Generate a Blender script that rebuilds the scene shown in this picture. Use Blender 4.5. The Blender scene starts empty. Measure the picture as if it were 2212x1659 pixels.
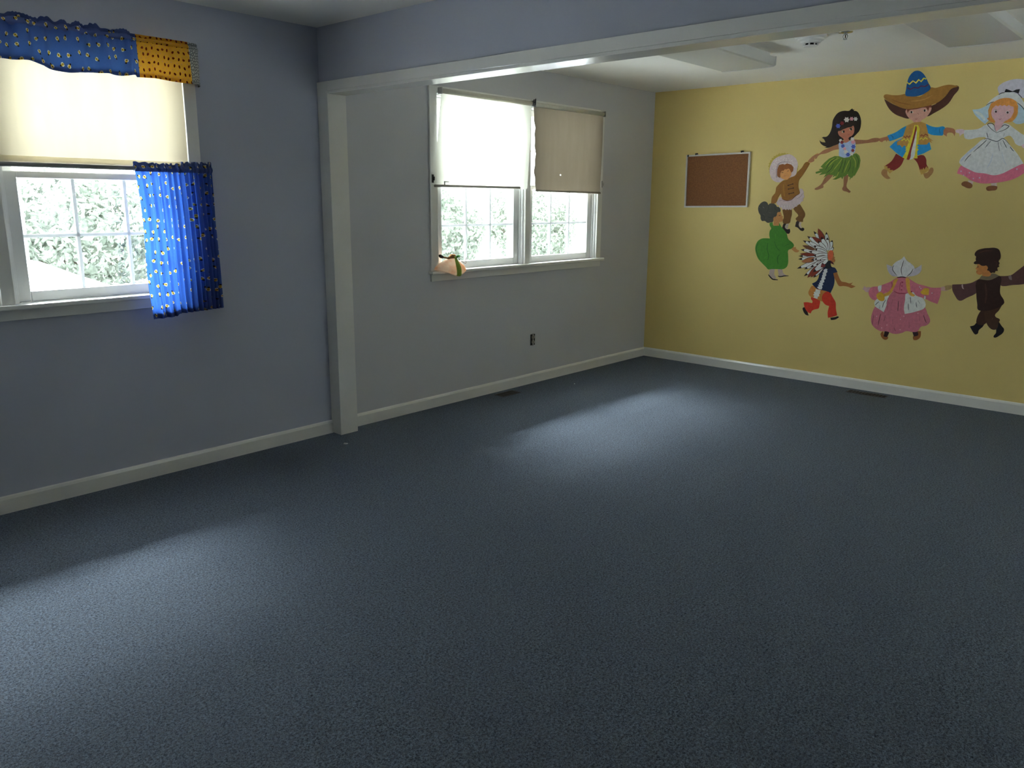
import bpy, bmesh, math, random
from mathutils import Vector, Matrix
from mathutils.geometry import delaunay_2d_cdt
random.seed(7)
C = bpy.context.scene
COL = C.collection
PI = math.pi

# ------------------------------------------------------------------ camera
W, H = 2212.0, 1659.0
FPX, YAW, PIT, ROL = 1715.33, 0.8383, -0.2283, 0.0086
CAM = Vector((-2.9013, -4.1683, 1.4782))
_F = Vector((math.sin(YAW)*math.cos(PIT), math.cos(YAW)*math.cos(PIT), math.sin(PIT)))
_R0 = Vector((math.cos(YAW), -math.sin(YAW), 0.0))
_U0 = _R0.cross(_F)
_R = _R0*math.cos(ROL) + _U0*math.sin(ROL)
_U = -_R0*math.sin(ROL) + _U0*math.cos(ROL)
cd = bpy.data.cameras.new('camera')
cd.sensor_width = 36.0
cd.lens = FPX*36.0/W
cd.clip_start = 0.05
cam = bpy.data.objects.new('camera', cd)
COL.objects.link(cam)
m = Matrix((_R, _U, -_F)).transposed().to_4x4()
m.translation = CAM
cam.matrix_world = m
C.camera = cam

# ------------------------------------------------------------------ sky, exposure
SUN_EL, SUN_AZ = math.radians(54), math.radians(20)
SKY_BASE, GLOW, GLOW_EXP = 1.3, 150.0, 32.0
WIDE = 2.6                                   # broad brightening of the sky on the street side
C.view_settings.view_transform = 'Standard'
C.view_settings.look = 'None'
C.view_settings.exposure = 1.55
C.view_settings.gamma = 1.0
C.view_settings.use_curve_mapping = False
C.cycles.max_bounces = 14
C.cycles.diffuse_bounces = 8
C.cycles.transparent_max_bounces = 16
C.cycles.sample_clamp_indirect = 6.0

world = bpy.data.worlds.new('overcast_sky')
C.world = world
world.use_nodes = True
wn = world.node_tree
wn.nodes.clear()
wo = wn.nodes.new('ShaderNodeOutputWorld')
wb = wn.nodes.new('ShaderNodeBackground')
tc = wn.nodes.new('ShaderNodeTexCoord')
dp = wn.nodes.new('ShaderNodeVectorMath'); dp.operation = 'DOT_PRODUCT'
dp.inputs[1].default_value = (math.sin(SUN_AZ)*math.cos(SUN_EL), math.cos(SUN_AZ)*math.cos(SUN_EL), math.sin(SUN_EL))
mx = wn.nodes.new('ShaderNodeMath'); mx.operation = 'MAXIMUM'; mx.inputs[1].default_value = 0.0
pw = wn.nodes.new('ShaderNodeMath'); pw.operation = 'POWER'; pw.inputs[1].default_value = GLOW_EXP
ml = wn.nodes.new('ShaderNodeMath'); ml.operation = 'MULTIPLY_ADD'
ml.inputs[1].default_value = GLOW; ml.inputs[2].default_value = SKY_BASE
wn.links.new(tc.outputs['Generated'], dp.inputs[0])
wn.links.new(dp.outputs['Value'], mx.inputs[0])
wn.links.new(mx.outputs[0], pw.inputs[0])
wn.links.new(pw.outputs[0], ml.inputs[0])
wb.inputs['Color'].default_value = (0.93, 1.0, 1.07, 1)
dw = wn.nodes.new('ShaderNodeVectorMath'); dw.operation = 'DOT_PRODUCT'; dw.inputs[1].default_value = (0, 0.92, 0.39)
mw = wn.nodes.new('ShaderNodeMath'); mw.operation = 'MAXIMUM'; mw.inputs[1].default_value = 0.0
aw = wn.nodes.new('ShaderNodeMath'); aw.operation = 'MULTIPLY_ADD'; aw.inputs[1].default_value = WIDE
wn.links.new(tc.outputs['Generated'], dw.inputs[0]); wn.links.new(dw.outputs['Value'], mw.inputs[0])
wn.links.new(mw.outputs[0], aw.inputs[0]); wn.links.new(ml.outputs[0], aw.inputs[2])
wn.links.new(aw.outputs[0], wb.inputs['Strength'])
wn.links.new(wb.outputs[0], wo.inputs[0])

# ------------------------------------------------------------------ helpers
def lin(c):
    return tuple(((v/255.0)/12.92 if v <= 10.3 else (((v/255.0)+0.055)/1.055)**2.4) for v in c)

class G:
    """tiny node-graph writer"""
    def __init__(s, name):
        s.mat = bpy.data.materials.new(name); s.mat.use_nodes = True
        s.t = s.mat.node_tree; s.t.nodes.clear()
        s.out = s.t.nodes.new('ShaderNodeOutputMaterial')
    def n(s, kind, **kw):
        nd = s.t.nodes.new(kind)
        for k, v in kw.items():
            setattr(nd, k, v)
        return nd
    def put(s, sock, v):
        if hasattr(v, 'is_output'):
            s.t.links.new(v, sock)
        elif isinstance(v, (tuple, list)) and len(v) == 3 and sock.type == 'RGBA':
            sock.default_value = (*v, 1)
        else:
            sock.default_value = v
    def m(s, op, a, b=0.0, c=0.0):
        nd = s.n('ShaderNodeMath', operation=op)
        s.put(nd.inputs[0], a); s.put(nd.inputs[1], b); s.put(nd.inputs[2], c)
        return nd.outputs[0]
    def v(s, op, a, b=(0, 0, 0)):
        nd = s.n('ShaderNodeVectorMath', operation=op)
        s.put(nd.inputs[0], a)
        if op == 'SCALE': s.put(nd.inputs['Scale'], b)
        else: s.put(nd.inputs[1], b)
        return nd.outputs[0]
    def mix(s, f, a, b):
        nd = s.n('ShaderNodeMix', data_type='RGBA')
        s.put(nd.inputs[0], f); s.put(nd.inputs[6], a); s.put(nd.inputs[7], b)
        return nd.outputs[2]
    def ramp(s, f, p0, p1):
        nd = s.n('ShaderNodeMapRange', clamp=True)
        s.put(nd.inputs[0], f); nd.inputs[1].default_value = p0; nd.inputs[2].default_value = p1
        return nd.outputs[0]
    def obj(s):
        return s.n('ShaderNodeTexCoord').outputs['Object']
    def uv(s):
        return s.n('ShaderNodeTexCoord').outputs['UV']
    def noise(s, vec, scale, detail=3.0, rough=0.5):
        nd = s.n('ShaderNodeTexNoise'); s.put(nd.inputs['Vector'], vec)
        nd.inputs['Scale'].default_value = scale; nd.inputs['Detail'].default_value = detail
        nd.inputs['Roughness'].default_value = rough
        return nd.outputs[0]
    def bump(s, h, strength, dist):
        nd = s.n('ShaderNodeBump'); s.put(nd.inputs['Height'], h)
        nd.inputs['Strength'].default_value = strength; nd.inputs['Distance'].default_value = dist
        return nd.outputs[0]
    def bsdf(s, col, rough=0.6, metal=0.0, normal=None, spec=None):
        nd = s.n('ShaderNodeBsdfPrincipled')
        s.put(nd.inputs['Base Color'], col); s.put(nd.inputs['Roughness'], rough)
        nd.inputs['Metallic'].default_value = metal
        if spec is not None: nd.inputs['Specular IOR Level'].default_value = spec
        if normal is not None: s.put(nd.inputs['Normal'], normal)
        return nd.outputs[0]
    def end(s, sh):
        s.t.links.new(sh, s.out.inputs[0]); return s.mat

_plain = {}
def plain(name, col, rough=0.6, metal=0.0, vary=0.05, scale=30.0, bump=0.0, spec=None):
    if name in _plain: return _plain[name]
    g = G(name); o = g.obj()
    nz = g.noise(o, scale, 4)
    dark = tuple(c*(1-vary) for c in col); lite = tuple(min(1, c*(1+vary)) for c in col)
    n = g.bump(g.noise(o, scale*6, 3), bump, 0.002) if bump else None
    _plain[name] = g.end(g.bsdf(g.mix(g.ramp(nz, .3, .7), dark, lite), rough, metal, n, spec))
    return _plain[name]

def cloth(name, front, trans, k, weave=900.0, normal=None):
    """thin fabric: part scatters back, part lets light through"""
    g = G(name); o = g.obj()
    return g, o

def fabric_shader(g, col, tcol, k):
    d = g.n('ShaderNodeBsdfDiffuse'); g.put(d.inputs[0], col)
    t = g.n('ShaderNodeBsdfTranslucent'); g.put(t.inputs[0], tcol)
    mxs = g.n('ShaderNodeMixShader'); mxs.inputs[0].default_value = k
    g.t.links.new(d.outputs[0], mxs.inputs[1]); g.t.links.new(t.outputs[0], mxs.inputs[2])
    return mxs.outputs[0]

ORG = {}
def root_org(p):
    while p.parent is not None: p = p.parent
    return ORG[p.name]

def finish(name, bm, mats, parent=None, smooth=False, bevel=0.0, origin=None, seg=2):
    """link bm (world coordinates) as one mesh object"""
    bmesh.ops.recalc_face_normals(bm, faces=bm.faces)
    if not isinstance(mats, (list, tuple)): mats = [mats]
    if parent is None:
        if origin is None:
            lo = [min(v.co[i] for v in bm.verts) for i in range(3)]
            hi = [max(v.co[i] for v in bm.verts) for i in range(3)]
            origin = Vector(((lo[0]+hi[0])/2, (lo[1]+hi[1])/2, lo[2]))
        origin = Vector(origin)
        off = origin
    else:
        off = root_org(parent)
    bmesh.ops.translate(bm, verts=bm.verts, vec=-off)
    me = bpy.data.meshes.new(name)
    bm.to_mesh(me); bm.free()
    for mt in mats: me.materials.append(mt)
    if smooth:
        for p in me.polygons: p.use_smooth = True
    o = bpy.data.objects.new(name, me)
    COL.objects.link(o)
    if parent is None:
        o.location = off; ORG[o.name] = off
    else:
        o.parent = parent
    if bevel:
        b = o.modifiers.new('bevel', 'BEVEL'); b.width = bevel; b.segments = seg
        b.limit_method = 'ANGLE'; b.angle_limit = math.radians(40)
    return o

def thing(name, loc, label, cat, group=None):
    o = bpy.data.objects.new(name, None)
    COL.objects.link(o); o.location = loc; ORG[o.name] = Vector(loc)
    o.empty_display_size = 0.05
    return tag(o, label, cat, group)

def tag(o, label, cat, group=None):
    o['label'] = label; o['category'] = cat
    if group: o['group'] = group
    return o

def struct(o):
    o['kind'] = 'structure'; return o

def nb(): return bmesh.new()

def box(bm, x0, x1, y0, y1, z0, z1, mi=0):
    vs = [bm.verts.new((x, y, z)) for x in (x0, x1) for y in (y0, y1) for z in (z0, z1)]
    q = [(0, 1, 3, 2), (4, 6, 7, 5), (0, 4, 5, 1), (2, 3, 7, 6), (0, 2, 6, 4), (1, 5, 7, 3)]
    for f in q:
        fc = bm.faces.new([vs[i] for i in f]); fc.material_index = mi
    return vs

def tube(bm, pts, r, n=10, mi=0, cap=True, flat=1.0):
    """swept tube through pts; r a number or a list"""
    pts = [Vector(p) for p in pts]
    rs = r if isinstance(r, (list, tuple)) else [r]*len(pts)
    rings = []
    up = Vector((0, 0, 1))
    for i, p in enumerate(pts):
        d = (pts[min(i+1, len(pts)-1)] - pts[max(i-1, 0)]).normalized()
        a = d.cross(up)
        if a.length < 1e-3: a = d.cross(Vector((1, 0, 0)))
        a.normalize(); b = a.cross(d).normalized()
        rings.append([bm.verts.new(p + (a*math.cos(2*PI*k/n) + b*math.sin(2*PI*k/n)*flat)*rs[i]) for k in range(n)])
    for i in range(len(rings)-1):
        for k in range(n):
            f = bm.faces.new((rings[i][k], rings[i][(k+1) % n], rings[i+1][(k+1) % n], rings[i+1][k]))
            f.material_index = mi
    if cap:
        for rg in (rings[0], rings[-1]):
            f = bm.faces.new(rg); f.material_index = mi

def lathe(bm, c, prof, n=32, mi=0):
    """prof: list of (radius, z) ; revolve about vertical axis through c"""
    rings = []
    for r, z in prof:
        if r < 1e-6:
            rings.append([bm.verts.new((c[0], c[1], z))])
        else:
            rings.append([bm.verts.new((c[0]+r*math.cos(2*PI*k/n), c[1]+r*math.sin(2*PI*k/n), z)) for k in range(n)])
    for i in range(len(rings)-1):
        A, B = rings[i], rings[i+1]
        for k in range(n):
            k2 = (k+1) % n
            vs = [A[k % len(A)], A[k2 % len(A)], B[k2 % len(B)], B[k % len(B)]]
            u = []
            for vv in vs:
                if vv not in u: u.append(vv)
            if len(u) >= 3:
                f = bm.faces.new(u); f.material_index = mi

def prism_y(bm, prof, y0, y1, mi=0):
    """profile in (x,z) swept along y"""
    a = [bm.verts.new((x, y0, z)) for x, z in prof]; b = [bm.verts.new((x, y1, z)) for x, z in prof]
    n = len(prof)
    for i in range(n):
        f = bm.faces.new((a[i], a[(i+1) % n], b[(i+1) % n], b[i])); f.material_index = mi
    bm.faces.new(a).material_index = mi; bm.faces.new(b).material_index = mi

def prism_x(bm, prof, x0, x1, mi=0):
    """profile in (y,z) swept along x"""
    a = [bm.verts.new((x0, y, z)) for y, z in prof]; b = [bm.verts.new((x1, y, z)) for y, z in prof]
    n = len(prof)
    for i in range(n):
        f = bm.faces.new((a[i], a[(i+1) % n], b[(i+1) % n], b[i])); f.material_index = mi
    bm.faces.new(a).material_index = mi; bm.faces.new(b).material_index = mi

def sheet(bm, nu, nv, fn, uvfn, mi=0):
    uvl = bm.loops.layers.uv.verify()
    vs = [[bm.verts.new(fn(i/nu, j/nv)) for j in range(nv+1)] for i in range(nu+1)]
    for i in range(nu):
        for j in range(nv):
            f = bm.faces.new((vs[i][j], vs[i+1][j], vs[i+1][j+1], vs[i][j+1]))
            f.material_index = mi; f.smooth = True
            for lp, (a, b) in zip(f.loops, ((i, j), (i+1, j), (i+1, j+1), (i, j+1))):
                lp[uvl].uv = uvfn(a/nu, b/nv)

# ------------------------------------------------------------------ materials
def wall_paint(name, col):
    g = G(name); o = g.obj()
    big = g.noise(o, 1.3, 3); fine = g.noise(o, 260, 2)
    c = g.mix(g.ramp(big, .3, .7), tuple(x*.97 for x in col), tuple(x*1.03 for x in col))
    return g.end(g.bsdf(c, 0.62, 0, g.bump(fine, 0.12, 0.001), 0.3))
WALL_BLUE = (0.475, 0.495, 0.570)
WALL_GREY = (0.580, 0.578, 0.588)
WALL_YEL = (0.745, 0.582, 0.220)
M_blue = wall_paint('blue_grey_wall_paint', WALL_BLUE)
M_grey = wall_paint('warm_grey_wall_paint', WALL_GREY)
M_yel = wall_paint('yellow_wall_paint', WALL_YEL)
M_cream_wall = wall_paint('cream_wall_paint', (0.50, 0.46, 0.37))
M_ceil = wall_paint('white_ceiling_paint', (0.84, 0.82, 0.76))
M_trim = plain('white_trim_enamel', (0.80, 0.79, 0.74), 0.16, vary=.02, scale=8, spec=0.6)
_b = [n for n in M_trim.node_tree.nodes if n.type == 'BSDF_PRINCIPLED'][0]
_b.inputs['Coat Weight'].default_value = 0.25; _b.inputs['Coat Roughness'].default_value = 0.09; _b.inputs['Coat IOR'].default_value = 1.6
M_sash = plain('white_sash_enamel', (0.75, 0.75, 0.73), 0.3, vary=.02, scale=8)
M_vinyl = plain('white_vinyl', (0.78, 0.78, 0.76), 0.35, vary=.02)
M_cream = plain('cream_shade_roller', (0.66, 0.63, 0.52), 0.6, vary=.04)
M_metal = plain('brushed_metal', (0.42, 0.42, 0.41), 0.35, 1.0, vary=.1)
M_dkmetal = plain('dark_metal', (0.05, 0.05, 0.05), 0.45, 0.6, vary=.1)
M_hole = plain('dark_cavity', (0.012, 0.011, 0.010), 0.9)

def carpet():
    g = G('blue_grey_loop_carpet'); o = g.obj()
    big = g.noise(o, 0.9, 3)
    a = g.noise(o, 125, 3, .62); b = g.noise(o, 320, 2, .7); f = g.noise(g.v('ADD', o, (3.3, 1.7, 0)), 90, 2, .5)
    t = g.m('MULTIPLY_ADD', b, 0.55, g.m('MULTIPLY', a, 0.45))
    base = g.mix(g.ramp(t, .385, .625), (0.030, 0.039, 0.054), (0.225, 0.270, 0.332))
    hue = g.mix(g.ramp(f, .42, .62), base, g.mix(0.22, base, (0.145, 0.135, 0.125)))
    c = g.mix(g.ramp(big, .3, .7), hue, g.mix(.12, hue, (0.10, 0.12, 0.15)))
    return g.end(g.bsdf(c, 0.95, 0, g.bump(t, 1.0, 0.008), 0.1))
M_carpet = carpet()

def pane():
    g = G('window_glass')
    tr = g.n('ShaderNodeBsdfTransparent'); tr.inputs[0].default_value = (0.93, 0.95, 0.94, 1)
    gl = g.n('ShaderNodeBsdfGlossy'); gl.inputs['Roughness'].default_value = 0.02
    ge = g.n('ShaderNodeNewGeometry')
    dt = g.n('ShaderNodeVectorMath', operation='DOT_PRODUCT')
    g.put(dt.inputs[0], ge.outputs['Incoming']); g.put(dt.inputs[1], ge.outputs['Normal'])
    om = g.m('SUBTRACT', 1.0, g.m('ABSOLUTE', dt.outputs['Value']))
    fr = g.m('MULTIPLY_ADD', g.m('POWER', om, 5.0), 0.94, 0.04)
    mxs = g.n('ShaderNodeMixShader')
    g.t.links.new(fr, mxs.inputs[0]); g.t.links.new(tr.outputs[0], mxs.inputs[1]); g.t.links.new(gl.outputs[0], mxs.inputs[2])
    return g.end(mxs.outputs[0])
M_glass = pane()
def thin_plastic(name, col, k):
    g = G(name); o = g.obj(); nz = g.noise(o, 20, 2)
    return g.end(fabric_shader(g, g.mix(nz, tuple(c*.97 for c in col), col), col, k))
M_grid = thin_plastic('white_plastic_grid', (0.82, 0.83, 0.83), 0.22)

def shade_mat(name, col, tcol, k):
    g = G(name); o = g.obj()
    w = g.n('ShaderNodeTexWave', wave_type='BANDS', bands_direction='Z'); g.put(w.inputs['Vector'], o)
    w.inputs['Scale'].default_value = 120; w.inputs['Distortion'].default_value = 2
    nz = g.noise(g.v('MULTIPLY', o, (14, 14, 3)), 1.0, 3)
    f = g.m('MULTIPLY_ADD', nz, .25, g.m('MULTIPLY', w.outputs[0], .05))
    sc = g.m('ADD', 0.86, f)
    return g.end(fabric_shader(g, g.v('SCALE', g.mix(0, col, col), sc), g.v('SCALE', g.mix(0, tcol, tcol), sc), k))
M_shade_cream = shade_mat('cream_shade_cloth', (0.70, 0.64, 0.50), (0.40, 0.345, 0.24), 0.48)
M_shade_white = shade_mat('thin_white_shade_cloth', (0.82, 0.81, 0.74), (0.74, 0.73, 0.63), 0.46)
M_shade_grey = shade_mat('beige_blackout_shade_cloth', (0.42, 0.37, 0.30), (0.11, 0.088, 0.060), 0.25)

def print_cells(g, uv, scale, rnd=0.55):
    """cell-local rotated coordinates of a scattered print; uv in metres"""
    sv = g.v('SCALE', uv, scale)
    vo = g.n('ShaderNodeTexVoronoi', voronoi_dimensions='2D', feature='F1')
    g.put(vo.inputs['Vector'], sv); vo.inputs['Scale'].default_value = 1.0; vo.inputs['Randomness'].default_value = rnd
    d = g.v('SUBTRACT', sv, vo.outputs['Position'])
    sp = g.n('ShaderNodeSeparateColor'); g.put(sp.inputs[0], vo.outputs['Color'])
    ro = g.n('ShaderNodeVectorRotate', rotation_type='Z_AXIS')
    g.put(ro.inputs['Vector'], d); g.put(ro.inputs['Angle'], g.m('MULTIPLY', sp.outputs[0], 2*PI))
    s2 = g.n('ShaderNodeSeparateXYZ'); g.put(s2.inputs[0], ro.outputs[0])
    return s2.outputs[0], s2.outputs[1], vo
def ell(g, x, y, cx, cy, rx, ry):
    a = g.m('DIVIDE', g.m('SUBTRACT', x, cx), rx); b = g.m('DIVIDE', g.m('SUBTRACT', y, cy), ry)
    return g.m('LESS_THAN', g.m('ADD', g.m('MULTIPLY', a, a), g.m('MULTIPLY', b, b)), 1.0)
def bee_fabric(name='blue_bee_print_cotton', k=0.46):
    g = G(name); uv = g.uv()
    x, y, _ = print_cells(g, uv, 18.5)
    fib = g.noise(g.v('MULTIPLY', uv, (900, 120, 1)), 1.0, 2)
    def bees(blue):
        c = g.mix(ell(g, x, y, -.11, -.05, .055, .11), blue, (0.70, 0.68, 0.60))
        c = g.mix(ell(g, x, y, .11, -.05, .055, .11), c, (0.70, 0.68, 0.60))
        c = g.mix(ell(g, x, y, 0, 0, .09, .19), c, (0.70, 0.48, 0.06))
        c = g.mix(ell(g, x, y, 0, -.05, .09, .03), c, (0.06, 0.04, 0.02))
        return g.mix(ell(g, x, y, 0, .17, .075, .08), c, (0.03, 0.025, 0.02))
    face = bees(g.mix(fib, (0.080, 0.110, 0.27), (0.110, 0.150, 0.35)))
    thru = bees(g.mix(fib, (0.030, 0.105, 0.48), (0.050, 0.170, 0.62)))
    return g.end(fabric_shader(g, face, thru, k))
def ladybird_fabric():
    g = G('yellow_ladybird_print_cotton'); uv = g.uv()
    x, y, _ = print_cells(g, uv, 30.0, 0.35)
    x2, y2, _ = print_cells(g, g.v('ADD', uv, (0.015, 0.019, 0)), 30.0, 0.35)
    fib = g.noise(g.v('MULTIPLY', uv, (700, 90, 1)), 1.0, 2)
    c = g.mix(fib, (0.74, 0.38, 0.035), (0.84, 0.46, 0.055))
    c = g.mix(ell(g, x2, y2, 0, 0, .10, .10), c, (0.62, 0.30, 0.16))
    c = g.mix(ell(g, x, y, 0, 0, .17, .22), c, (0.22, 0.03, 0.012))
    c = g.mix(ell(g, x, y, 0, .18, .08, .09), c, (0.04, 0.015, 0.01))
    return g.end(fabric_shader(g, c, c, 0.4))
def pebble_fabric():
    g = G('grey_blob_print_cotton'); uv = g.uv()
    vo = g.n('ShaderNodeTexVoronoi', voronoi_dimensions='2D', feature='DISTANCE_TO_EDGE')
    g.put(vo.inputs['Vector'], uv); vo.inputs['Scale'].default_value = 72
    vo.inputs['Randomness'].default_value = .8
    c = g.mix(g.m('GREATER_THAN', vo.outputs['Distance'], 0.15), (0.20, 0.21, 0.22), (0.56, 0.58, 0.56))
    return g.end(fabric_shader(g, c, c, 0.35))
M_bee = bee_fabric(); M_bee_thick = bee_fabric('blue_bee_print_gathered', 0.08); M_lady = ladybird_fabric(); M_pebble = pebble_fabric()
# ------------------------------------------------------------------ room shell
HT = 2.44           # ceiling
XF = 3.658          # yellow wall
XN, YR = -5.6, -6.2 # wall behind / right of the camera
WT = 0.14           # wall thickness
DX = -3.628         # offset from the far window to the near one
OX0, OX1, OZ0, OZ1 = 0.93, 2.80, 0.985, 2.172

bm = nb(); box(bm, XN-WT, XF+WT, YR-WT, WT, -0.12, 0)
struct(finish('floor', bm, M_carpet))
bm = nb(); box(bm, XN-WT, XF+WT, YR-WT, WT, HT, HT+0.12)
struct(finish('ceiling', bm, M_ceil))
for nm, mt, xs, (oa, ob) in (('wall_left', M_blue, (XN-WT, 0.06), (OX0+DX, OX1+DX)), ('wall_back', M_grey, (0.06, XF+WT), (OX0, OX1))):
    bm = nb()
    box(bm, xs[0], oa, 0, WT, 0, HT); box(bm, ob, xs[1], 0, WT, 0, HT)
    box(bm, oa, ob, 0, WT, 0, OZ0-0.03); box(bm, oa, ob, 0, WT, OZ1, HT)
    struct(finish(nm, bm, mt))
bm = nb(); box(bm, XF, XF+WT, YR-WT, 0, 0, HT)
struct(finish('wall_far', bm, M_yel))
W3 = 1.10                    # centre of the unseen window added behind the camera for its light
bm = nb(); box(bm, XN-WT, W3-0.935, YR-WT, YR, 0, HT); box(bm, W3+0.935, XF, YR-WT, YR, 0, HT)
box(bm, W3-0.935, W3+0.935, YR-WT, YR, 0, OZ0-0.03); box(bm, W3-0.935, W3+0.935, YR-WT, YR, OZ1, HT)
struct(finish('wall_right', bm, M_cream_wall))
bm = nb(); box(bm, XN-WT, XN, YR, 0, 0, HT)
struct(finish('wall_near', bm, M_cream_wall))
# header above the wide opening between the two rooms, with a stub beyond the right edge
ZH, ZC = 2.068, 2.138
bm = nb()
box(bm, 0.012, 0.108, YR, -0.100, ZH+0.016, HT)
box(bm, 0.012, 0.108, -0.100, 0, ZC+0.0005, HT)
box(bm, 0.012, 0.108, YR, -5.35, 0, ZH-0.0005)
struct(finish('wall_middle', bm, M_blue))
# painted wooden post and header lining
bm = nb()
box(bm, -0.006, 0.126, -0.100, 0, 0, ZC)          # post, jamb and casing
box(bm, -0.006, 0.126, YR, -0.100, ZH, ZH+0.0155) # soffit board
box(bm, -0.006, 0.0115, YR, -0.100, ZH+0.0155, ZC) # front casing of the header
box(bm, 0.1085, 0.126, YR, -0.100, ZH+0.0155, ZC)
struct(finish('trim_1', bm, M_trim, bevel=0.002))

def base_prof(s=1.0):
    return [(0, 0), (-0.015, 0), (-0.015, 0.068), (-0.010, 0.080), (-0.004, 0.084), (0, 0.084)]
bm = nb(); prism_x(bm, base_prof(), XN, -0.006)
struct(finish('baseboard_left', bm, M_trim))
bm = nb(); prism_x(bm, base_prof(), 0.126, XF)
struct(finish('baseboard_back', bm, M_trim))
bm = nb(); prism_y(bm, [(XF+y, z) for y, z in base_prof()], YR, -0.014)
struct(finish('baseboard_far', bm, M_trim))
bm = nb(); prism_x(bm, [(YR-y, z) for y, z in base_prof()], XN, XF-0.015)
struct(finish('baseboard_right', bm, M_trim))

# ------------------------------------------------------------------ windows
def make_window(name, dx):
    w = bpy.data.objects.new(name, None); COL.objects.link(w)
    w.location = (dx+1.864, 0, 0.90); ORG[w.name] = Vector(w.location); struct(w)
    X = lambda v: v+dx
    bm = nb()                                      # casing
    box(bm, X(0.866), X(0.934), -0.018, 0.0, 0.985, 2.217)
    box(bm, X(2.796), X(2.862), -0.018, 0.0, 0.985, 2.217)
    box(bm, X(0.934), X(2.796), -0.018, 0.0, 2.168, 2.217)
    box(bm, X(1.852), X(1.910), -0.018, 0.004, 0.985, 2.168)
    finish('casing', bm, M_trim, w, bevel=0.003)
    bm = nb()                                      # jamb liner, with the sash tracks
    for a, b in ((0.930, 0.944), (1.838, 1.852), (1.910, 1.924), (2.786, 2.800)):
        box(bm, X(a), X(b), 0, WT, 0.985, 2.172)
    box(bm, X(1.852), X(1.910), 0.004, WT, 0.985, 2.172)
    box(bm, X(0.93), X(2.80), 0, WT, 2.158, 2.172)
    for a, b in ((0.944, 0.956), (1.826, 1.838), (1.924, 1.936), (2.774, 2.786)):
        box(bm, X(a), X(b), 0.018, 0.030, 0.985, 2.158)
        box(bm, X(a), X(b), 0.068, 0.074, 0.985, 2.158)
        box(bm, X(a), X(b), 0.108, 0.114, 0.985, 2.158)
    finish('jamb', bm, M_vinyl, w, bevel=0.0015)
    bm = nb()                                      # stool and outer sill
    box(bm, X(0.848), X(2.880), -0.050, 0.0, 0.963, 0.986)
    box(bm, X(0.93), X(2.80), 0.0, WT+0.05, 0.955, 0.986)
    finish('sill', bm, M_trim, w, bevel=0.005)
    bm = nb(); box(bm, X(0.866), X(2.862), -0.016, 0, 0.912, 0.963)
    finish('apron', bm, M_trim, w, bevel=0.003)
    for (a, b) in ((0.950, 1.832), (1.930, 2.780)):
        for low in (True, False):
            y0, y1 = (0.032, 0.066) if low else (0.075, 0.107)
            z0, z1 = (0.987, 1.588) if low else (1.556, 2.156)
            gb, gt = (1.037, 1.556) if low else (1.588, 2.108)
            ga, gc = a+0.062, b-0.062
            bm = nb()
            box(bm, X(a), X(ga), y0, y1, z0, z1); box(bm, X(gc), X(b), y0, y1, z0, z1)
            box(bm, X(ga), X(gc), y0, y1, z0, gb); box(bm, X(ga), X(gc), y0, y1, gt, z1)
            s = finish('sash', bm, M_sash, w, bevel=0.004)
            bm = nb(); yc = (y0+y1)/2
            wv = (gc-ga)/3; mz = 1.292 if low else (gb+gt)/2
            for k in (1, 2):
                box(bm, X(ga+wv*k-0.008), X(ga+wv*k+0.008), yc-0.008, yc+0.008, gb, gt)
            box(bm, X(ga), X(gc), yc-0.0075, yc+0.0075, mz-0.008, mz+0.008)
            finish('muntin', bm, M_grid, s, bevel=0.002)
            bm = nb(); box(bm, X(ga-0.005), X(gc+0.005), yc+0.010, yc+0.0125, gb-0.005, gt+0.005)
            finish('glass_pane', bm, M_glass, s)
        bm = nb()                                   # storm frame on the outside
        box(bm, X(a), X(a+0.03), 0.116, 0.134, 0.987, 2.156); box(bm, X(b-0.03), X(b), 0.116, 0.134, 0.987, 2.156)
        box(bm, X(a+0.03), X(b-0.03), 0.116, 0.134, 0.987, 1.015); box(bm, X(a+0.03), X(b-0.03), 0.116, 0.134, 1.56, 1.585)
        box(bm, X(a+0.03), X(b-0.03), 0.116, 0.134, 2.13, 2.156)
        finish('storm_frame', bm, M_vinyl, w, bevel=0.002)
    return w
win2 = make_window('window_2', 0.0)
win1 = make_window('window_1', DX)
fill_win = make_window('added_fill_window', 0.0)  # unseen window, added to brighten the window wall from the opposite side
fill_win.location = (W3, YR, 0.90); fill_win.rotation_euler = (0, 0, PI)
for x in (0.886, 2.849):                            # old rod brackets on the far window's casing
    bm = nb()
    box(bm, x-0.008, x+0.008, -0.022, -0.018, 1.585, 1.640); box(bm, x-0.004, x+0.004, -0.036, -0.022, 1.60, 1.612)
    box(bm, x-0.004, x+0.004, -0.036, -0.032, 1.60, 1.626)
    finish('rod_bracket', bm, M_dkmetal if x < 1 else M_metal, win2, bevel=0.001)

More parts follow.
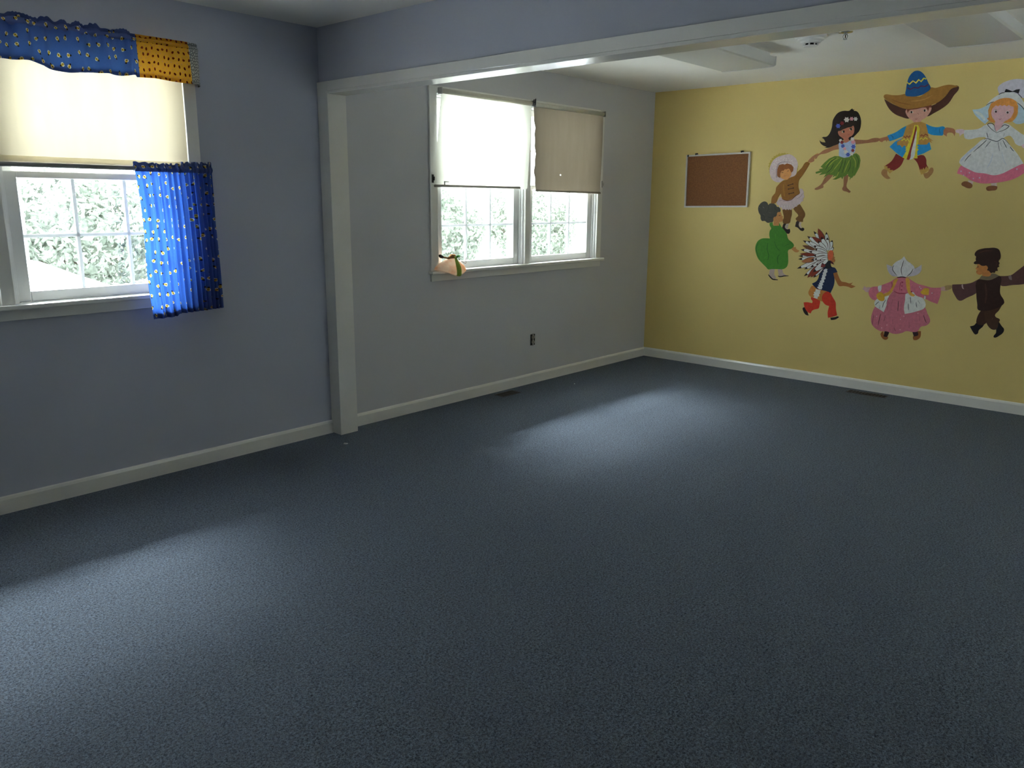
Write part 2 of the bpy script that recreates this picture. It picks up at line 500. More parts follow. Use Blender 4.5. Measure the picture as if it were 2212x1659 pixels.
# ------------------------------------------------------------------ roller shades
M_hem_cream = shade_mat('cream_hem_cloth', (0.74, 0.69, 0.55), (0.88, 0.82, 0.66), 0.62)
def roller_shade(name, label, mat, top, bot, y, dy=0.0, wav=0.0, hem_x=None, hem_m=None, hem_h=0.02, roll=True, dbl=False):
    (xa, xb, zt), (xc, xd, zb, zb2) = top, bot
    t = thing(name, ((xc+xd)/2, y, min(zb, zb2)), label, 'window shade')
    def P(u, v, o=0.0):
        a = xa+(xc-xa)*(1-v); b = xb+(xd-xb)*(1-v)
        if wav: a += wav*math.sin(v*19)*0.5*(1-u)**8 + wav*0.4*math.sin(v*43+1)*(1-u)**8
        zz0 = zb+(zb2-zb)*u
        return Vector((a+(b-a)*u, y+o + dy*(1-v) + 0.003*math.sin(u*9+v*4) + wav*0.5*math.sin(v*9)*(1-u)**3, zz0+(zt-zz0)*v))
    bm = nb(); sheet(bm, 40, 40, lambda u, v: P(u, v), lambda u, v: (u, v))
    finish('shade_cloth', bm, mat, t)
    if dbl:                                         # stitched hem pocket, second layer
        bm = nb(); sheet(bm, 40, 2, lambda u, v: P(u, v*0.058, -0.006), lambda u, v: (u, v))
        finish('hem_pocket', bm, M_hem_cream, t)
    if hem_x:
        bm = nb(); h0, h1 = hem_x
        n = 12; A = []
        for k in range(n+1):
            u = h0+(h1-h0)*k/n; p = P(u, 0, -0.004 if not dbl else 0.0); A.append((p.x, p.y, p.z+hem_h*0.5))
        tube(bm, A, hem_h*0.5, 8, flat=1.0)
        finish('hem_bar', bm, hem_m or mat, t, smooth=True)
    if roll:
        bm = nb(); tube(bm, [(xa+0.004, y+0.0, zt+0.004), (xb-0.004, y+0.0, zt+0.004)], 0.017, 20)
        finish('roller_tube', bm, M_cream, t, smooth=True)
        for x in (xa-0.006, xb+0.006):
            bm = nb(); box(bm, x-0.003, x+0.003, -0.060, -0.018, zt-0.018, zt+0.026)
            tube(bm, [(x-0.006, y, zt+0.004), (x+0.006, y, zt+0.004)], 0.006, 8)
            finish('bracket', bm, M_metal, t, bevel=0.001)
    return t
M_hem = plain('weathered_hem_slat', (0.40, 0.37, 0.31), 0.6, vary=.08)
M_hemgrey = plain('taupe_hem_cloth', (0.34, 0.29, 0.23), 0.8, vary=.06)
sh = roller_shade('roller_shade', 'thin white roller shade glowing with daylight on left half of far window',
    M_shade_white, (0.952, 1.882, 2.180), (0.880, 1.848, 1.556, 1.556), -0.040, hem_x=(0.0, 0.905), hem_m=M_hem, hem_h=0.018)
bm = nb(); box(bm, 0.963, 0.972, -0.052, -0.048, 1.572, 1.590); box(bm, 0.963, 1.008, -0.052, -0.048, 1.590, 1.597)
finish('pull_tab', bm, M_hem, sh)
bm = nb()                                           # sprung steel curl where the two shades meet
tube(bm, [(1.888, -0.05, 2.17), (1.884, -0.058, 2.20), (1.886, -0.062, 2.214)], 0.003, 6)
tube(bm, [(1.890, -0.064, 2.185), (1.891, -0.066, 2.208), (1.896, -0.070, 2.218), (1.901, -0.066, 2.205), (1.900, -0.064, 2.182), (1.895, -0.062, 2.172)], 0.003, 6)
finish('spring_clip', bm, M_dkmetal, sh, smooth=True)
sr = roller_shade('roller_shade', 'opaque beige roller shade with uneven left edge on right half of far window',
    M_shade_grey, (1.916, 2.808, 2.178), (1.942, 2.792, 1.540, 1.530), -0.040, wav=0.010, hem_x=(0, 1), hem_m=M_hemgrey, hem_h=0.016)
sc_ = [c for c in sr.children if c.name.startswith('shade_cloth')][0]
bm = nb(); bm.from_mesh(sc_.data)                     # small tear that lets daylight through
tgt = Vector((2.249, -0.04, 1.668))-ORG[sr.name]
bm.faces.ensure_lookup_table()
fc = min(bm.faces, key=lambda f: (f.calc_center_median()-tgt).length)
bmesh.ops.inset_individual(bm, faces=[fc], thickness=0.0060)
bmesh.ops.delete(bm, geom=[fc], context='FACES')
bm.to_mesh(sc_.data); bm.free()
# in the near window
roller_shade('roller_shade', 'cream roller shade glowing above near window panes, under the printed valance',
    M_shade_cream, (-2.690, -0.836, 2.150), (-2.690, -0.836, 1.622, 1.622), -0.012, hem_x=(0, 1), hem_m=M_shade_cream, hem_h=0.010, dbl=True)
# ------------------------------------------------------------------ printed curtains of the near window
def tone(u, k): return math.sin(k*u)
# cafe rod
bm = nb()
tube(bm, [(-2.80, -0.02, 1.612), (-2.80, -0.07, 1.612), (-2.78, -0.083, 1.612), (-1.8, -0.083, 1.612), (-0.775, -0.083, 1.612), (-0.755, -0.07, 1.612), (-0.755, -0.0, 1.612)], 0.0055, 12, flat=1.9)
o = finish('curtain_rod', bm, plain('grey_rod_enamel', (0.26, 0.26, 0.25), 0.4), smooth=True)
tag(o, 'slim grey cafe curtain rod across near window below the cream shade', 'curtain rod')

cur = thing('cafe_curtain', (-0.95, -0.083, 0.868), 'short gathered blue bee-print cafe curtain covering right side of near window', 'curtain')
def curtain_pt(u, v, o=0.0, ruffle=0.0):
    # u across, v up (0 hem .. 1 rod)
    x = -1.150 + 0.400*(u**1.0) + 0.012*(1-v)
    g = 0.18+0.82*min(1, max(0, (u-0.05)/0.6))              # fuller pleats toward the wall side
    ph = 2*PI*(5.5*u + 7.0*u*u)
    amp = (0.006 + 0.016*g)*(0.55+0.45*(1-v))
    y = -0.092 + amp*math.sin(ph + 0.35*math.sin(5*v+u*3)) + 0.004*math.sin(ph*2.3+1.0) - 0.040*(1-v)*(1-u)
    x += 0.006*g*math.cos(ph)*(0.4+0.6*(1-v)) + 0.008*math.sin(6*(1-v))*(1-u)**3
    z = 0.868 + 0.010*u*(1) + (1.600-0.868)*v
    if u > 0.32 and v < 0.12: z += 0.012*(1-v/0.12)*min(1, (u-0.32)/0.02)
    return Vector((x, y+o, z))
CU = 0.62
bm = nb(); sheet(bm, 170, 50, lambda u, v: curtain_pt(u, v), lambda u, v: (u*CU, v*0.735))
finish('curtain_panel', bm, M_bee, cur)
bm = nb(); sheet(bm, 170, 3, lambda u, v: curtain_pt(u, v*0.040, 0.004), lambda u, v: (u*CU+.2, v*0.03+.4))
finish('hem', bm, M_bee_thick, cur)
def heading_pt(u, v, o):
    p = curtain_pt(u, 1.0)
    ph = 2*PI*(6*u+9*u*u)
    r = 0.5+0.5*math.sin(ph*1.3+math.sin(ph*.5))
    top = 0.040 + 0.012*r*(0.35+u) - 0.014*max(0, math.sin(u*PI*1.0))*(u < .6)*0.6
    p.z = 1.598 + v*(top+0.004)
    bulge = 0.012*math.sin(PI*min(1, v*1.6))
    return Vector((p.x, p.y + (-bulge if o < 0 else bulge+0.012) + 0.005*math.sin(ph)*v, p.z))
bm = nb()
sheet(bm, 170, 8, lambda u, v: heading_pt(u, v, -1), lambda u, v: (u*CU, .74+v*0.05))
sheet(bm, 170, 8, lambda u, v: heading_pt(u, v, 1), lambda u, v: (u*CU+.3, .80+v*0.05))
finish('heading_ruffle', bm, M_bee_thick, cur)

# valance of three sewn prints, returning to the wall on the right
val = thing('window_valance', (-1.80, -0.085, 2.02), 'gathered valance of blue bee, yellow ladybird and grey prints above near window', 'valance')
def val_path(s):
    """arc length along the rod -> (x, y); the rod turns back to the wall at the right end"""
    L = 2.03                                   # straight part from x=-2.86 to -0.83
    if s <= L: return -2.86+s, -0.090, 0.0
    t = min(1.0, (s-L)/0.11)
    a = t*PI/2
    return -0.83+0.088*math.sin(a), -0.090+0.084*(1-math.cos(a)), t
def ztop(x): return 2.200
def val_pt(s, v, o=0.0):
    x, y, t = val_path(s)
    flat = 1.0 if x < -1.10 else 0.25
    ph = s*46+1.5*math.sin(s*11)
    y2 = y + flat*(0.013*(1-v)+0.004)*math.sin(ph) + flat*0.005*math.sin(s*101+2*math.sin(s*7)) + flat*0.003*math.sin(s*173)*v
    drop = 0.012*math.sin(s*9.0+0.6)*flat + 0.006*math.sin(s*23)*flat
    zb = 2.042 - drop*1.2 - (0.006 if x > -1.10 else 0.0)
    zt = 2.205
    return Vector((x, y2+o-0.010*(1-v)*(1-t), zb+(zt-zb)*v))
def val_head(s, v, side):
    x, y, t = val_path(s)
    flat = 1.0 if x < -1.10 else 0.25
    r = 0.5+0.5*math.sin(s*75+2*math.sin(s*17))
    h = 0.038+0.014*r*flat+0.010*flat*abs(math.sin(s*151+3*math.sin(s*29)))*(0.4+0.6*math.sin(s*13)**2)
    if x > -1.10: h = 0.040
    return Vector((x, y + side*0.010*math.sin(PI*min(1, v*1.5)) + flat*0.006*math.sin(s*90)*v + 0.006, 2.196+v*h))
def val_panel(name, s0, s1, mat, n):
    bm = nb(); f = lambda u: s0+(s1-s0)*u
    sheet(bm, n, 20, lambda u, v: val_pt(f(u), v), lambda u, v: (f(u)*1.3, v*0.165))
    finish(name, bm, mat, val)
    bm = nb(); sheet(bm, n, 2, lambda u, v: val_pt(f(u), v*0.10, 0.004), lambda u, v: (f(u)*1.3+.3, v*0.02+.4))
    finish('hem', bm, M_bee_thick if mat is M_bee else mat, val)
    bm = nb()
    sheet(bm, n, 6, lambda u, v: val_head(f(u), v, -1), lambda u, v: (f(u)*1.3, .165+v*0.05))
    sheet(bm, n, 6, lambda u, v: val_head(f(u), v, 1), lambda u, v: (f(u)*1.3+.2, .265+v*0.05))
    finish('heading', bm, M_bee_thick if mat is M_bee else mat, val)
val_panel('bee_print_panel', 0.0, 1.776, M_bee, 260)
val_panel('ladybird_print_panel', 1.776, 2.035, M_lady, 50)
val_panel('grey_print_panel', 2.035, 2.14, M_pebble, 24)
bm = nb(); tube(bm, [(-2.86, -0.080, 2.205), (-0.85, -0.080, 2.205)], 0.008, 10)
finish('rod', bm, plain('white_rod_enamel', (0.5, 0.5, 0.48)), val, smooth=True)

# ------------------------------------------------------------------ cork board
BY0, BY1, BZ0, BZ1 = -0.372, -0.984, 1.425, 1.884
cb = thing('cork_board', (XF-0.012, (BY0+BY1)/2, BZ0), 'brown cork board in thin pale frame, slightly crooked on yellow wall', 'notice board')
def cork():
    g = G('brown_cork'); o = g.obj()
    a = g.noise(o, 90, 4, .6); b = g.noise(o, 3, 2)
    c = g.mix(g.ramp(a, .35, .65), (0.19, 0.072, 0.022), (0.27, 0.112, 0.036))
    c = g.mix(g.ramp(b, .3, .7), c, g.mix(.15, c, (0.16, 0.07, 0.02)))
    return g.end(g.bsdf(c, .85, 0, g.bump(a, .25, .002)))
bm = nb(); box(bm, XF-0.010, XF-0.001, BY1+0.012, BY0-0.012, BZ0+0.012, BZ1-0.012)
finish('cork_panel', bm, cork(), cb)
bm = nb(); fw = 0.014
box(bm, XF-0.020, XF-0.001, BY1, BY0, BZ0, BZ0+fw); box(bm, XF-0.020, XF-0.001, BY1, BY0, BZ1-fw, BZ1)
box(bm, XF-0.020, XF-0.001, BY1, BY1+fw, BZ0+fw, BZ1-fw); box(bm, XF-0.020, XF-0.001, BY0-fw, BY0, BZ0+fw, BZ1-fw)
finish('frame', bm, plain('pale_aluminium_frame', (0.66, 0.62, 0.58), 0.45, 0.0, vary=.04), cb, bevel=0.002)
for yy in (-0.470, -0.905):
    bm = nb(); box(bm, XF-0.016, XF-0.001, yy-0.010, yy+0.010, BZ1, BZ1+0.012); box(bm, XF-0.022, XF-0.014, yy-0.004, yy+0.004, BZ1-0.004, BZ1+0.012)
    finish('hanger_clip', bm, M_dkmetal, cb)
bm = nb(); box(bm, XF-0.023, XF-0.020, -0.400, -0.386, BZ1-0.016, BZ1+0.002)
finish('corner_clip', bm, M_dkmetal, cb)
cb.rotation_euler = (-math.radians(1.0), 0, 0)

# ------------------------------------------------------------------ ceiling fittings
def lens_mat():
    g = G('ribbed_white_diffuser'); o = g.obj()
    w = g.n('ShaderNodeTexWave', wave_type='BANDS', bands_direction='Y'); g.put(w.inputs['Vector'], o); w.inputs['Scale'].default_value = 60
    nrm = g.bump(w.outputs[0], .06, .001)
    b = g.bsdf((0.76, 0.76, 0.73), 0.2, 0, nrm, 0.5)
    t = g.n('ShaderNodeBsdfTranslucent'); t.inputs[0].default_value = (0.80, 0.80, 0.76, 1)
    mxs = g.n('ShaderNodeMixShader'); mxs.inputs[0].default_value = 0.4
    g.t.links.new(b, mxs.inputs[1]); g.t.links.new(t.outputs[0], mxs.inputs[2])
    return g.end(mxs.outputs[0])
M_lens = lens_mat()
M_fix = plain('white_fixture_enamel', (0.70, 0.70, 0.67), 0.4, vary=.02)
def fixture(yc, label, x0=1.19, x1=2.412, hw=0.197):
    t = thing('ceiling_light', ((x0+x1)/2, yc, 2.345), label, 'ceiling light', 'fluorescent ceiling lights in the far room')
    bm = nb(); box(bm, x0+0.012, x1-0.012, yc-hw*.80, yc+hw*.80, 2.405, HT)
    finish('housing', bm, M_fix, t, bevel=0.002)
    prof = []
    for k in range(17):                              # wrap-around lens, slightly bellied
        a = -1+2*k/16
        prof.append((yc+a*(hw-0.012), 2.347+0.005*abs(a)**2.2))
    full = [(yc-hw, 2.408)] + [(yc-hw+0.002, 2.360)] + prof + [(yc+hw-0.002, 2.360), (yc+hw, 2.408)]
    bm = nb(); prism_x(bm, full, x0+0.010, x1-0.010)
    finish('diffuser', bm, M_lens, t, bevel=0.001)
    for a, b in ((x0, x0+0.010), (x1-0.010, x1)):
        bm = nb(); cp = [(yc-hw-0.003, 2.412), (yc-hw-0.002, 2.357)]+[(p[0], p[1]-0.003) for p in prof]+[(yc+hw+0.002, 2.357), (yc+hw+0.003, 2.412)]
        prism_x(bm, cp, a, b)
        finish('end_cap', bm, M_fix, t)
    return t
fixture(-1.513, 'flat white wrap-around ceiling light nearer the far window, unlit')
fixture(-2.935, 'flat white wrap-around ceiling light at right above the bonnet painting, unlit')

sd = thing('smoke_detector', (2.035, -2.092, 2.378), 'stepped round white smoke detector on far ceiling between the two light fittings', 'smoke detector')
M_plastic = plain('white_detector_plastic', (0.74, 0.73, 0.69), 0.45, vary=.02)
cx, cy = 2.035, -2.092
bm = nb(); lathe(bm, (cx, cy), [(0, HT), (0.092, HT), (0.092, HT-0.010), (0.084, HT-0.018), (0, HT-0.018)])
finish('base', bm, M_plastic, sd, smooth=False)
bm = nb(); lathe(bm, (cx, cy), [(0, HT-0.018), (0.076, HT-0.018), (0.072, HT-0.028), (0.060, HT-0.034), (0.054, HT-0.042), (0.046, HT-0.045), (0, HT-0.045)])
finish('body', bm, M_plastic, sd)
bm = nb(); lathe(bm, (cx, cy), [(0, HT-0.045), (0.034, HT-0.045), (0.034, HT-0.057), (0, HT-0.057)])
finish('sensing_chamber', bm, M_hole, sd)
bm = nb(); lathe(bm, (cx, cy), [(0, HT-0.057), (0.042, HT-0.057), (0.039, HT-0.062), (0, HT-0.063)])
for k in range(8):
    a = 2*PI*k/8+.2; c_, s_ = math.cos(a), math.sin(a)
    tube(bm, [(cx+.039*c_, cy+.039*s_, HT-0.043), (cx+.040*c_, cy+.040*s_, HT-0.059)], 0.005, 6)
finish('cage', bm, M_plastic, sd)

sp = thing('sprinkler_head', (2.045, -2.290, 2.396), 'small chrome fire sprinkler head on far ceiling just right of smoke detector', 'sprinkler')
cx, cy = 2.045, -2.290
M_chrome = plain('chrome', (0.72, 0.72, 0.70), 0.18, 1.0, vary=.03)
bm = nb(); lathe(bm, (cx, cy), [(0.012, HT), (0.040, HT), (0.038, HT-0.006), (0.016, HT-0.010), (0.012, HT-0.010)])
finish('escutcheon', bm, M_chrome, sp, smooth=True)
bm = nb(); tube(bm, [(cx, cy, HT-0.005), (cx, cy, HT-0.020)], 0.008, 12)
for s in (-1, 1):
    tube(bm, [(cx, cy+s*.009, HT-0.015), (cx, cy+s*.013, HT-0.026), (cx, cy+s*.009, HT-0.037), (cx, cy, HT-0.043)], 0.0028, 8)
finish('frame_arms', bm, M_metal, sp, smooth=True)
bm = nb(); tube(bm, [(cx, cy, HT-0.018), (cx, cy, HT-0.036)], 0.003, 8)
finish('glass_bulb', bm, plain('dark_red_bulb', (0.10, 0.02, 0.02), .2), sp, smooth=True)
bm = nb(); lathe(bm, (cx, cy), [(0, HT-0.042), (0.012, HT-0.0425), (0.012, HT-0.0445), (0, HT-0.045)], 16)
finish('deflector', bm, M_metal, sp)

# ------------------------------------------------------------------ outlet without its plate
ou = thing('electrical_outlet', (1.980, -0.004, 0.318), 'uncovered electrical outlet in dark cut-out low on wall under far window', 'outlet')
bm = nb(); box(bm, 1.952, 2.008, -0.0015, 0.0, 0.317, 0.407)
finish('box_opening', bm, M_hole, ou)
bm = nb(); box(bm, 1.974, 1.993, -0.0035, -0.0015, 0.313, 0.412)
finish('mounting_strap', bm, M_metal, ou)
M_recept = plain('grey_receptacle_plastic', (0.36, 0.34, 0.30), .5)
for zc in (0.384, 0.341):
    bm = nb()
    pts = [(1.981+0.0165*math.cos(a)*1.0, zc+0.0165*max(-.80, min(.80, math.sin(a)))) for a in [2*PI*k/24 for k in range(24)]]
    a_ = [bm.verts.new((x, -0.0015, z)) for x, z in pts]; b_ = [bm.verts.new((x, -0.009, z)) for x, z in pts]
    for i in range(24): bm.faces.new((a_[i], a_[(i+1) % 24], b_[(i+1) % 24], b_[i]))
    bm.faces.new(b_)
    r = finish('receptacle', bm, M_recept, ou)
    bm = nb(); box(bm, 1.974, 1.9765, -0.0098, -0.0088, zc-0.001, zc+0.008); box(bm, 1.9855, 1.988, -0.0098, -0.0088, zc, zc+0.007)
    tube(bm, [(1.981, -0.0098, zc-0.007), (1.981, -0.0088, zc-0.007)], 0.0025, 8)
    finish('slots', bm, M_hole, r)

# ------------------------------------------------------------------ floor registers
def register(cx, cy, lx, ly, label, along):
    t = thing('floor_vent', (cx, cy, 0), label, 'floor vent')
    M_reg = plain('brown_register_enamel', (0.040, 0.030, 0.024), .5, .2)
    x0, x1, y0, y1 = cx-lx/2, cx+lx/2, cy-ly/2, cy+ly/2
    bm = nb(); e = 0.010
    box(bm, x0, x1, y0, y0+e, 0.0005, 0.004); box(bm, x0, x1, y1-e, y1, 0.0005, 0.004)
    box(bm, x0, x0+e, y0+e, y1-e, 0.0005, 0.004); box(bm, x1-e, x1, y0+e, y1-e, 0.0005, 0.004)
    finish('rim', bm, M_reg, t, bevel=0.001)
    bm = nb(); box(bm, x0+e, x1-e, y0+e, y1-e, 0.0003, 0.001)
    finish('duct_opening', bm, M_hole, t)
    bm = nb()
    n = 11
    for k in range(1, n):
        if along == 'x':
            x = x0+e+(lx-2*e)*k/n; box(bm, x-0.002, x+0.002, y0+e, y1-e, 0.001, 0.0032)
        else:
            y = y0+e+(ly-2*e)*k/n; box(bm, x0+e, x1-e, y-0.002, y+0.002, 0.001, 0.0032)
    if along == 'x': box(bm, x0+e, x1-e, cy-0.002, cy+0.002, 0.001, 0.0036)
    else: box(bm, cx-0.002, cx+0.002, y0+e, y1-e, 0.001, 0.0036)
    finish('louvre_grille', bm, M_reg, t)
register(1.553, -0.117, 0.200, 0.100, 'dark floor vent in carpet by blue-grey wall below far window', 'x')
register(3.528, -2.170, 0.085, 0.300, 'dark floor vent in carpet along the yellow wall', 'y')

def scrap(x, y, s, label, kind, rot):
    bm = nb()
    pts = [(-1, -.35), (-.2, -.5), (.9, -.3), (1, .2), (.2, .45), (-.8, .4)]
    ca, sa = math.cos(rot), math.sin(rot)
    lo = [bm.verts.new((x+s*(p[0]*ca-p[1]*sa), y+s*(p[0]*sa+p[1]*ca), 0.0005)) for p in pts]
    hi = [bm.verts.new((v.co.x, v.co.y, 0.003+0.002*(i % 3))) for i, v in enumerate(lo)]
    bm.faces.new(lo); bm.faces.new(hi)
    for i in range(6): bm.faces.new((lo[i], lo[(i+1) % 6], hi[(i+1) % 6], hi[i]))
    tag(finish(kind, bm, plain('white_scrap_paper', (0.62, 0.62, 0.60), .8)), label, 'litter')
scrap(-0.099, -0.273, 0.014, 'tiny pale scrap on carpet in front of the white post', 'paper_scrap', -0.6)
scrap(2.188, -0.284, 0.006, 'white speck on carpet right of the vent below far window', 'paper_scrap', 0.3)

# ------------------------------------------------------------------ stuffed cloth gourd on the far sill
gd = thing('stuffed_gourd', (1.03, -0.045, 0.986), 'peach cloth gourd with brown stem and green leaf band, slumped on far window sill', 'ornament')
def soft(name, g_, d, t, k):
    g = G(name); o = g.obj(); nz = g.noise(o, 18, 3)
    return g.end(fabric_shader(g, g.mix(nz, g_, d), t, k))
M_peach = soft('peach_cloth', (0.80, 0.70, 0.58), (0.78, 0.62, 0.48), (0.80, 0.66, 0.52), 0.5)
M_rust = soft('rust_cloth', (0.66, 0.42, 0.27), (0.58, 0.34, 0.20), (0.7, 0.42, 0.26), 0.4)
M_leaf = soft('green_leaf_cloth', (0.20, 0.34, 0.08), (0.12, 0.22, 0.05), (0.25, 0.40, 0.08), 0.3)
M_stem = soft('brown_stem_cloth', (0.16, 0.08, 0.04), (0.08, 0.04, 0.025), (0.1, 0.05, 0.02), 0.1)
def gourd_ring(t, ph):
    """t 0 neck .. 1 foot ; folded cloth sack, wider to the left, lip hanging over the sill nose"""
    R = 0.034 + 0.106*math.sin(PI/2*t)**1.25
    if t > 0.9: R *= 1-0.25*((t-0.9)/0.1)**2
    fold = 1+0.045*math.sin(9*ph+2.2*t)*min(1, t*1.6)+0.02*math.sin(17*ph)*t
    x = 1.036-0.008*t + R*math.cos(ph)*fold*(1.05 if math.cos(ph) < 0 else 0.98)
    y = -0.034-0.006*t + (0.016+0.36*R)*math.sin(ph)*fold
    z = 1.068-0.082*t**1.15
    if y < -0.048: z -= min(0.044, (-0.048-y)*1.7)*math.exp(-((x-1.055)/0.085)**2)*t
    else: z = max(z, 0.9865)
    if z < 0.987 and y > -0.0515: y = -0.0515
    return Vector((x, y, z))
M_cloth = G('cream_and_peach_cloth')
_o = M_cloth.obj(); _n = M_cloth.noise(_o, 14, 3)
_c = M_cloth.mix(M_cloth.ramp(_n, .40, .66), (0.84, 0.76, 0.64), (0.74, 0.45, 0.28))
M_cloth = M_cloth.end(fabric_shader(M_cloth, _c, _c, 0.45))
bm = nb(); sheet(bm, 22, 72, lambda u, v: gourd_ring(u, 2*PI*v), lambda u, v: (u, v))
bmesh.ops.remove_doubles(bm, verts=bm.verts, dist=1e-6)
bmesh.ops.holes_fill(bm, edges=[e for e in bm.edges if e.is_boundary], sides=0)
finish('body', bm, M_cloth, gd, smooth=True)
bm = nb()
tube(bm, [(1.072, -0.040, 1.066), (1.056, -0.042, 1.078), (1.030, -0.044, 1.080), (1.010, -0.046, 1.072), (0.985, -0.050, 1.072), (0.955, -0.054, 1.078), (0.930, -0.056, 1.083)], [0.014, 0.019, 0.018, 0.010, 0.006, 0.006, 0.007], 12)
finish('stem', bm, soft('tan_stem_cloth', (0.36, 0.20, 0.09), (0.20, 0.10, 0.045), (0.3, 0.16, 0.07), 0.2), gd, smooth=True)
bm = nb(); tube(bm, [(0.938, -0.056, 1.081), (0.922, -0.057, 1.086), (0.908, -0.058, 1.092), (0.900, -0.058, 1.094)], [0.008, 0.012, 0.011, 0.005], 12)
finish('stem_tip', bm, plain('dark_stem_tip', (0.035, 0.020, 0.018), .8), gd, smooth=True)
bm = nb()
def band(u, v):
    ph = -PI/2+0.42-0.30*u+(v-0.5)*(0.75-0.42*u)
    p = gourd_ring(min(1, 0.02+0.96*u), ph); c = Vector((1.03, -0.034, p.z))
    d = (p-c); d.z = 0; d.normalize()
    return p+d*(0.0035+0.004*math.sin(PI*v))+Vector((0, 0, 0.016*(1-u)**6))
sheet(bm, 40, 8, band, lambda u, v: (u, v)); finish('leaf_band', bm, M_leaf, gd)
bm = nb()
for a0, ln, dz in ((0.5, .045, .008), (-.5, .03, .016), (-1.1, .028, -.012)):
    pa = Vector((1.066, -0.052, 1.078)); q = Vector((math.cos(a0), -.25, math.sin(a0)*.3))*ln
    n_ = Vector((0, 0, 1)); sd_ = q.cross(Vector((0, 1, 0.2))).normalized()*ln*.26
    vs = [bm.verts.new(pa), bm.verts.new(pa+q*.45+sd_), bm.verts.new(pa+q), bm.verts.new(pa+q*.5-sd_+Vector((0, 0, dz*.2)))]
    bm.faces.new(vs)
finish('leaf', bm, soft('dark_green_leaf_cloth', (0.05, 0.13, 0.05), (0.03, 0.09, 0.03), (0.06, 0.18, 0.05), 0.15), gd)
bm = nb(); tube(bm, [(1.085, -0.052, 1.073), (1.110, -0.056, 1.076), (1.135, -0.058, 1.072)], 0.0018, 6)
finish('wire', bm, M_stem, gd, smooth=True)
bm = nb(); tube(bm, [(1.085, -0.056, 1.066), (1.105, -0.062, 1.050), (1.130, -0.066, 1.034), (1.150, -0.066, 1.028), (1.160, -0.064, 1.038), (1.150, -0.063, 1.045), (1.158, -0.062, 1.058), (1.164, -0.061, 1.068)], 0.0017, 6)
finish('tendril', bm, M_stem, gd, smooth=True)
# ------------------------------------------------------------------ children painted on the yellow wall
_pm = {}
def paint(obs, ref):
    """paint colour from how it looks beside the local wall colour"""
    key = (obs, ref)
    if key not in _pm:
        o, r = lin(obs), lin(ref)
        c = tuple(min(0.84, max(0.004, o[i]/r[i]*WALL_YEL[i])) for i in range(3))
        g = G('mural_paint_%d_%d_%d' % obs); ob_ = g.obj(); nz = g.noise(ob_, 45, 4, .6)
        _pm[key] = g.end(g.bsdf(g.mix(g.ramp(nz, .3, .7), tuple(x*.88 for x in c), tuple(min(.95, x*1.1) for x in c)), .6, 0, g.bump(g.noise(ob_, 120, 2), .1, .001), .3))
    return _pm[key]

def wall_at(px, py, d):
    v = _F*FPX + _R*(px-W/2) + _U*(H/2-py)
    t = (XF-CAM.x)/v.x
    p = CAM + v*t
    return Vector((XF-d, p.y, p.z))

def rounded(pts, sub=4):
    n = len(pts); out = []
    T = []
    for i in range(n):
        a, b, c = pts[i-1], pts[i], pts[(i+1) % n]
        u = (b[0]-a[0], b[1]-a[1]); v = (c[0]-b[0], c[1]-b[1])
        lu, lv = math.hypot(*u) or 1, math.hypot(*v) or 1
        cs = (u[0]*v[0]+u[1]*v[1])/(lu*lv)
        if cs < 0.15: T.append(None)
        else:
            k = min(lu, lv)
            d = (u[0]/lu+v[0]/lv, u[1]/lu+v[1]/lv); ld = math.hypot(*d) or 1
            T.append((d[0]/ld, d[1]/ld))
    for i in range(n):
        p, q = pts[i], pts[(i+1) % n]
        L = math.hypot(q[0]-p[0], q[1]-p[1])
        ch = ((q[0]-p[0])/(L or 1), (q[1]-p[1])/(L or 1))
        a = T[i] or ch; b = T[(i+1) % n] or ch
        for s in range(sub):
            t = s/sub; t2, t3 = t*t, t*t*t
            h00, h10, h01, h11 = 2*t3-3*t2+1, t3-2*t2+t, -2*t3+3*t2, t3-t2
            out.append((h00*p[0]+h10*L*a[0]+h01*q[0]+h11*L*b[0], h00*p[1]+h10*L*a[1]+h01*q[1]+h11*L*b[1]))
    return out

def dot(x, y, r, ry=None, n=12): return [(x+r*math.cos(2*PI*k/n), y+(ry or r)*math.sin(2*PI*k/n)) for k in range(n)]
def flower(x, y, r, n=6):
    return [(x+r*(0.80+0.20*math.cos(k*PI*2/3))*math.cos(2*PI*k/(n*3)), y+r*(0.80+0.20*math.cos(k*PI*2/3))*math.sin(2*PI*k/(n*3))) for k in range(n*3)]
class Strip:
    """brush stroke: left and right edge points"""
    def __init__(s, L, R): s.L, s.R = L, R
    def __iter__(s): return iter(s.L+s.R)
def line(pts, w, taper=True):
    if taper and len(pts) > 2:                      # soften the bends of a brush stroke
        q = []
        for i in range(len(pts)-1):
            p0, p1, p2, p3 = pts[max(i-1, 0)], pts[i], pts[i+1], pts[min(i+2, len(pts)-1)]
            for k in range(4):
                t = k/4
                q.append(tuple(0.5*((2*p1[j])+(p2[j]-p0[j])*t+(2*p0[j]-5*p1[j]+4*p2[j]-p3[j])*t*t+(3*p1[j]-p0[j]-3*p2[j]+p3[j])*t*t*t) for j in (0, 1)))
        pts = q+[pts[-1]]
    n = len(pts); L, R = [], []
    for i, p in enumerate(pts):
        a, b = pts[max(i-1, 0)], pts[min(i+1, n-1)]
        dx, dy = b[0]-a[0], b[1]-a[1]; l = math.hypot(dx, dy) or 1
        e = min(i, n-1-i)/max(1, (n-1)/2)
        k = w/2*((0.45+0.55*min(1, e*2)) if taper else 1)
        L.append((p[0]-dy/l*k, p[1]+dx/l*k)); R.append((p[0]+dy/l*k, p[1]-dx/l*k))
    return Strip(L, R)
def zig(pts, w):
    return line(pts, w, False)
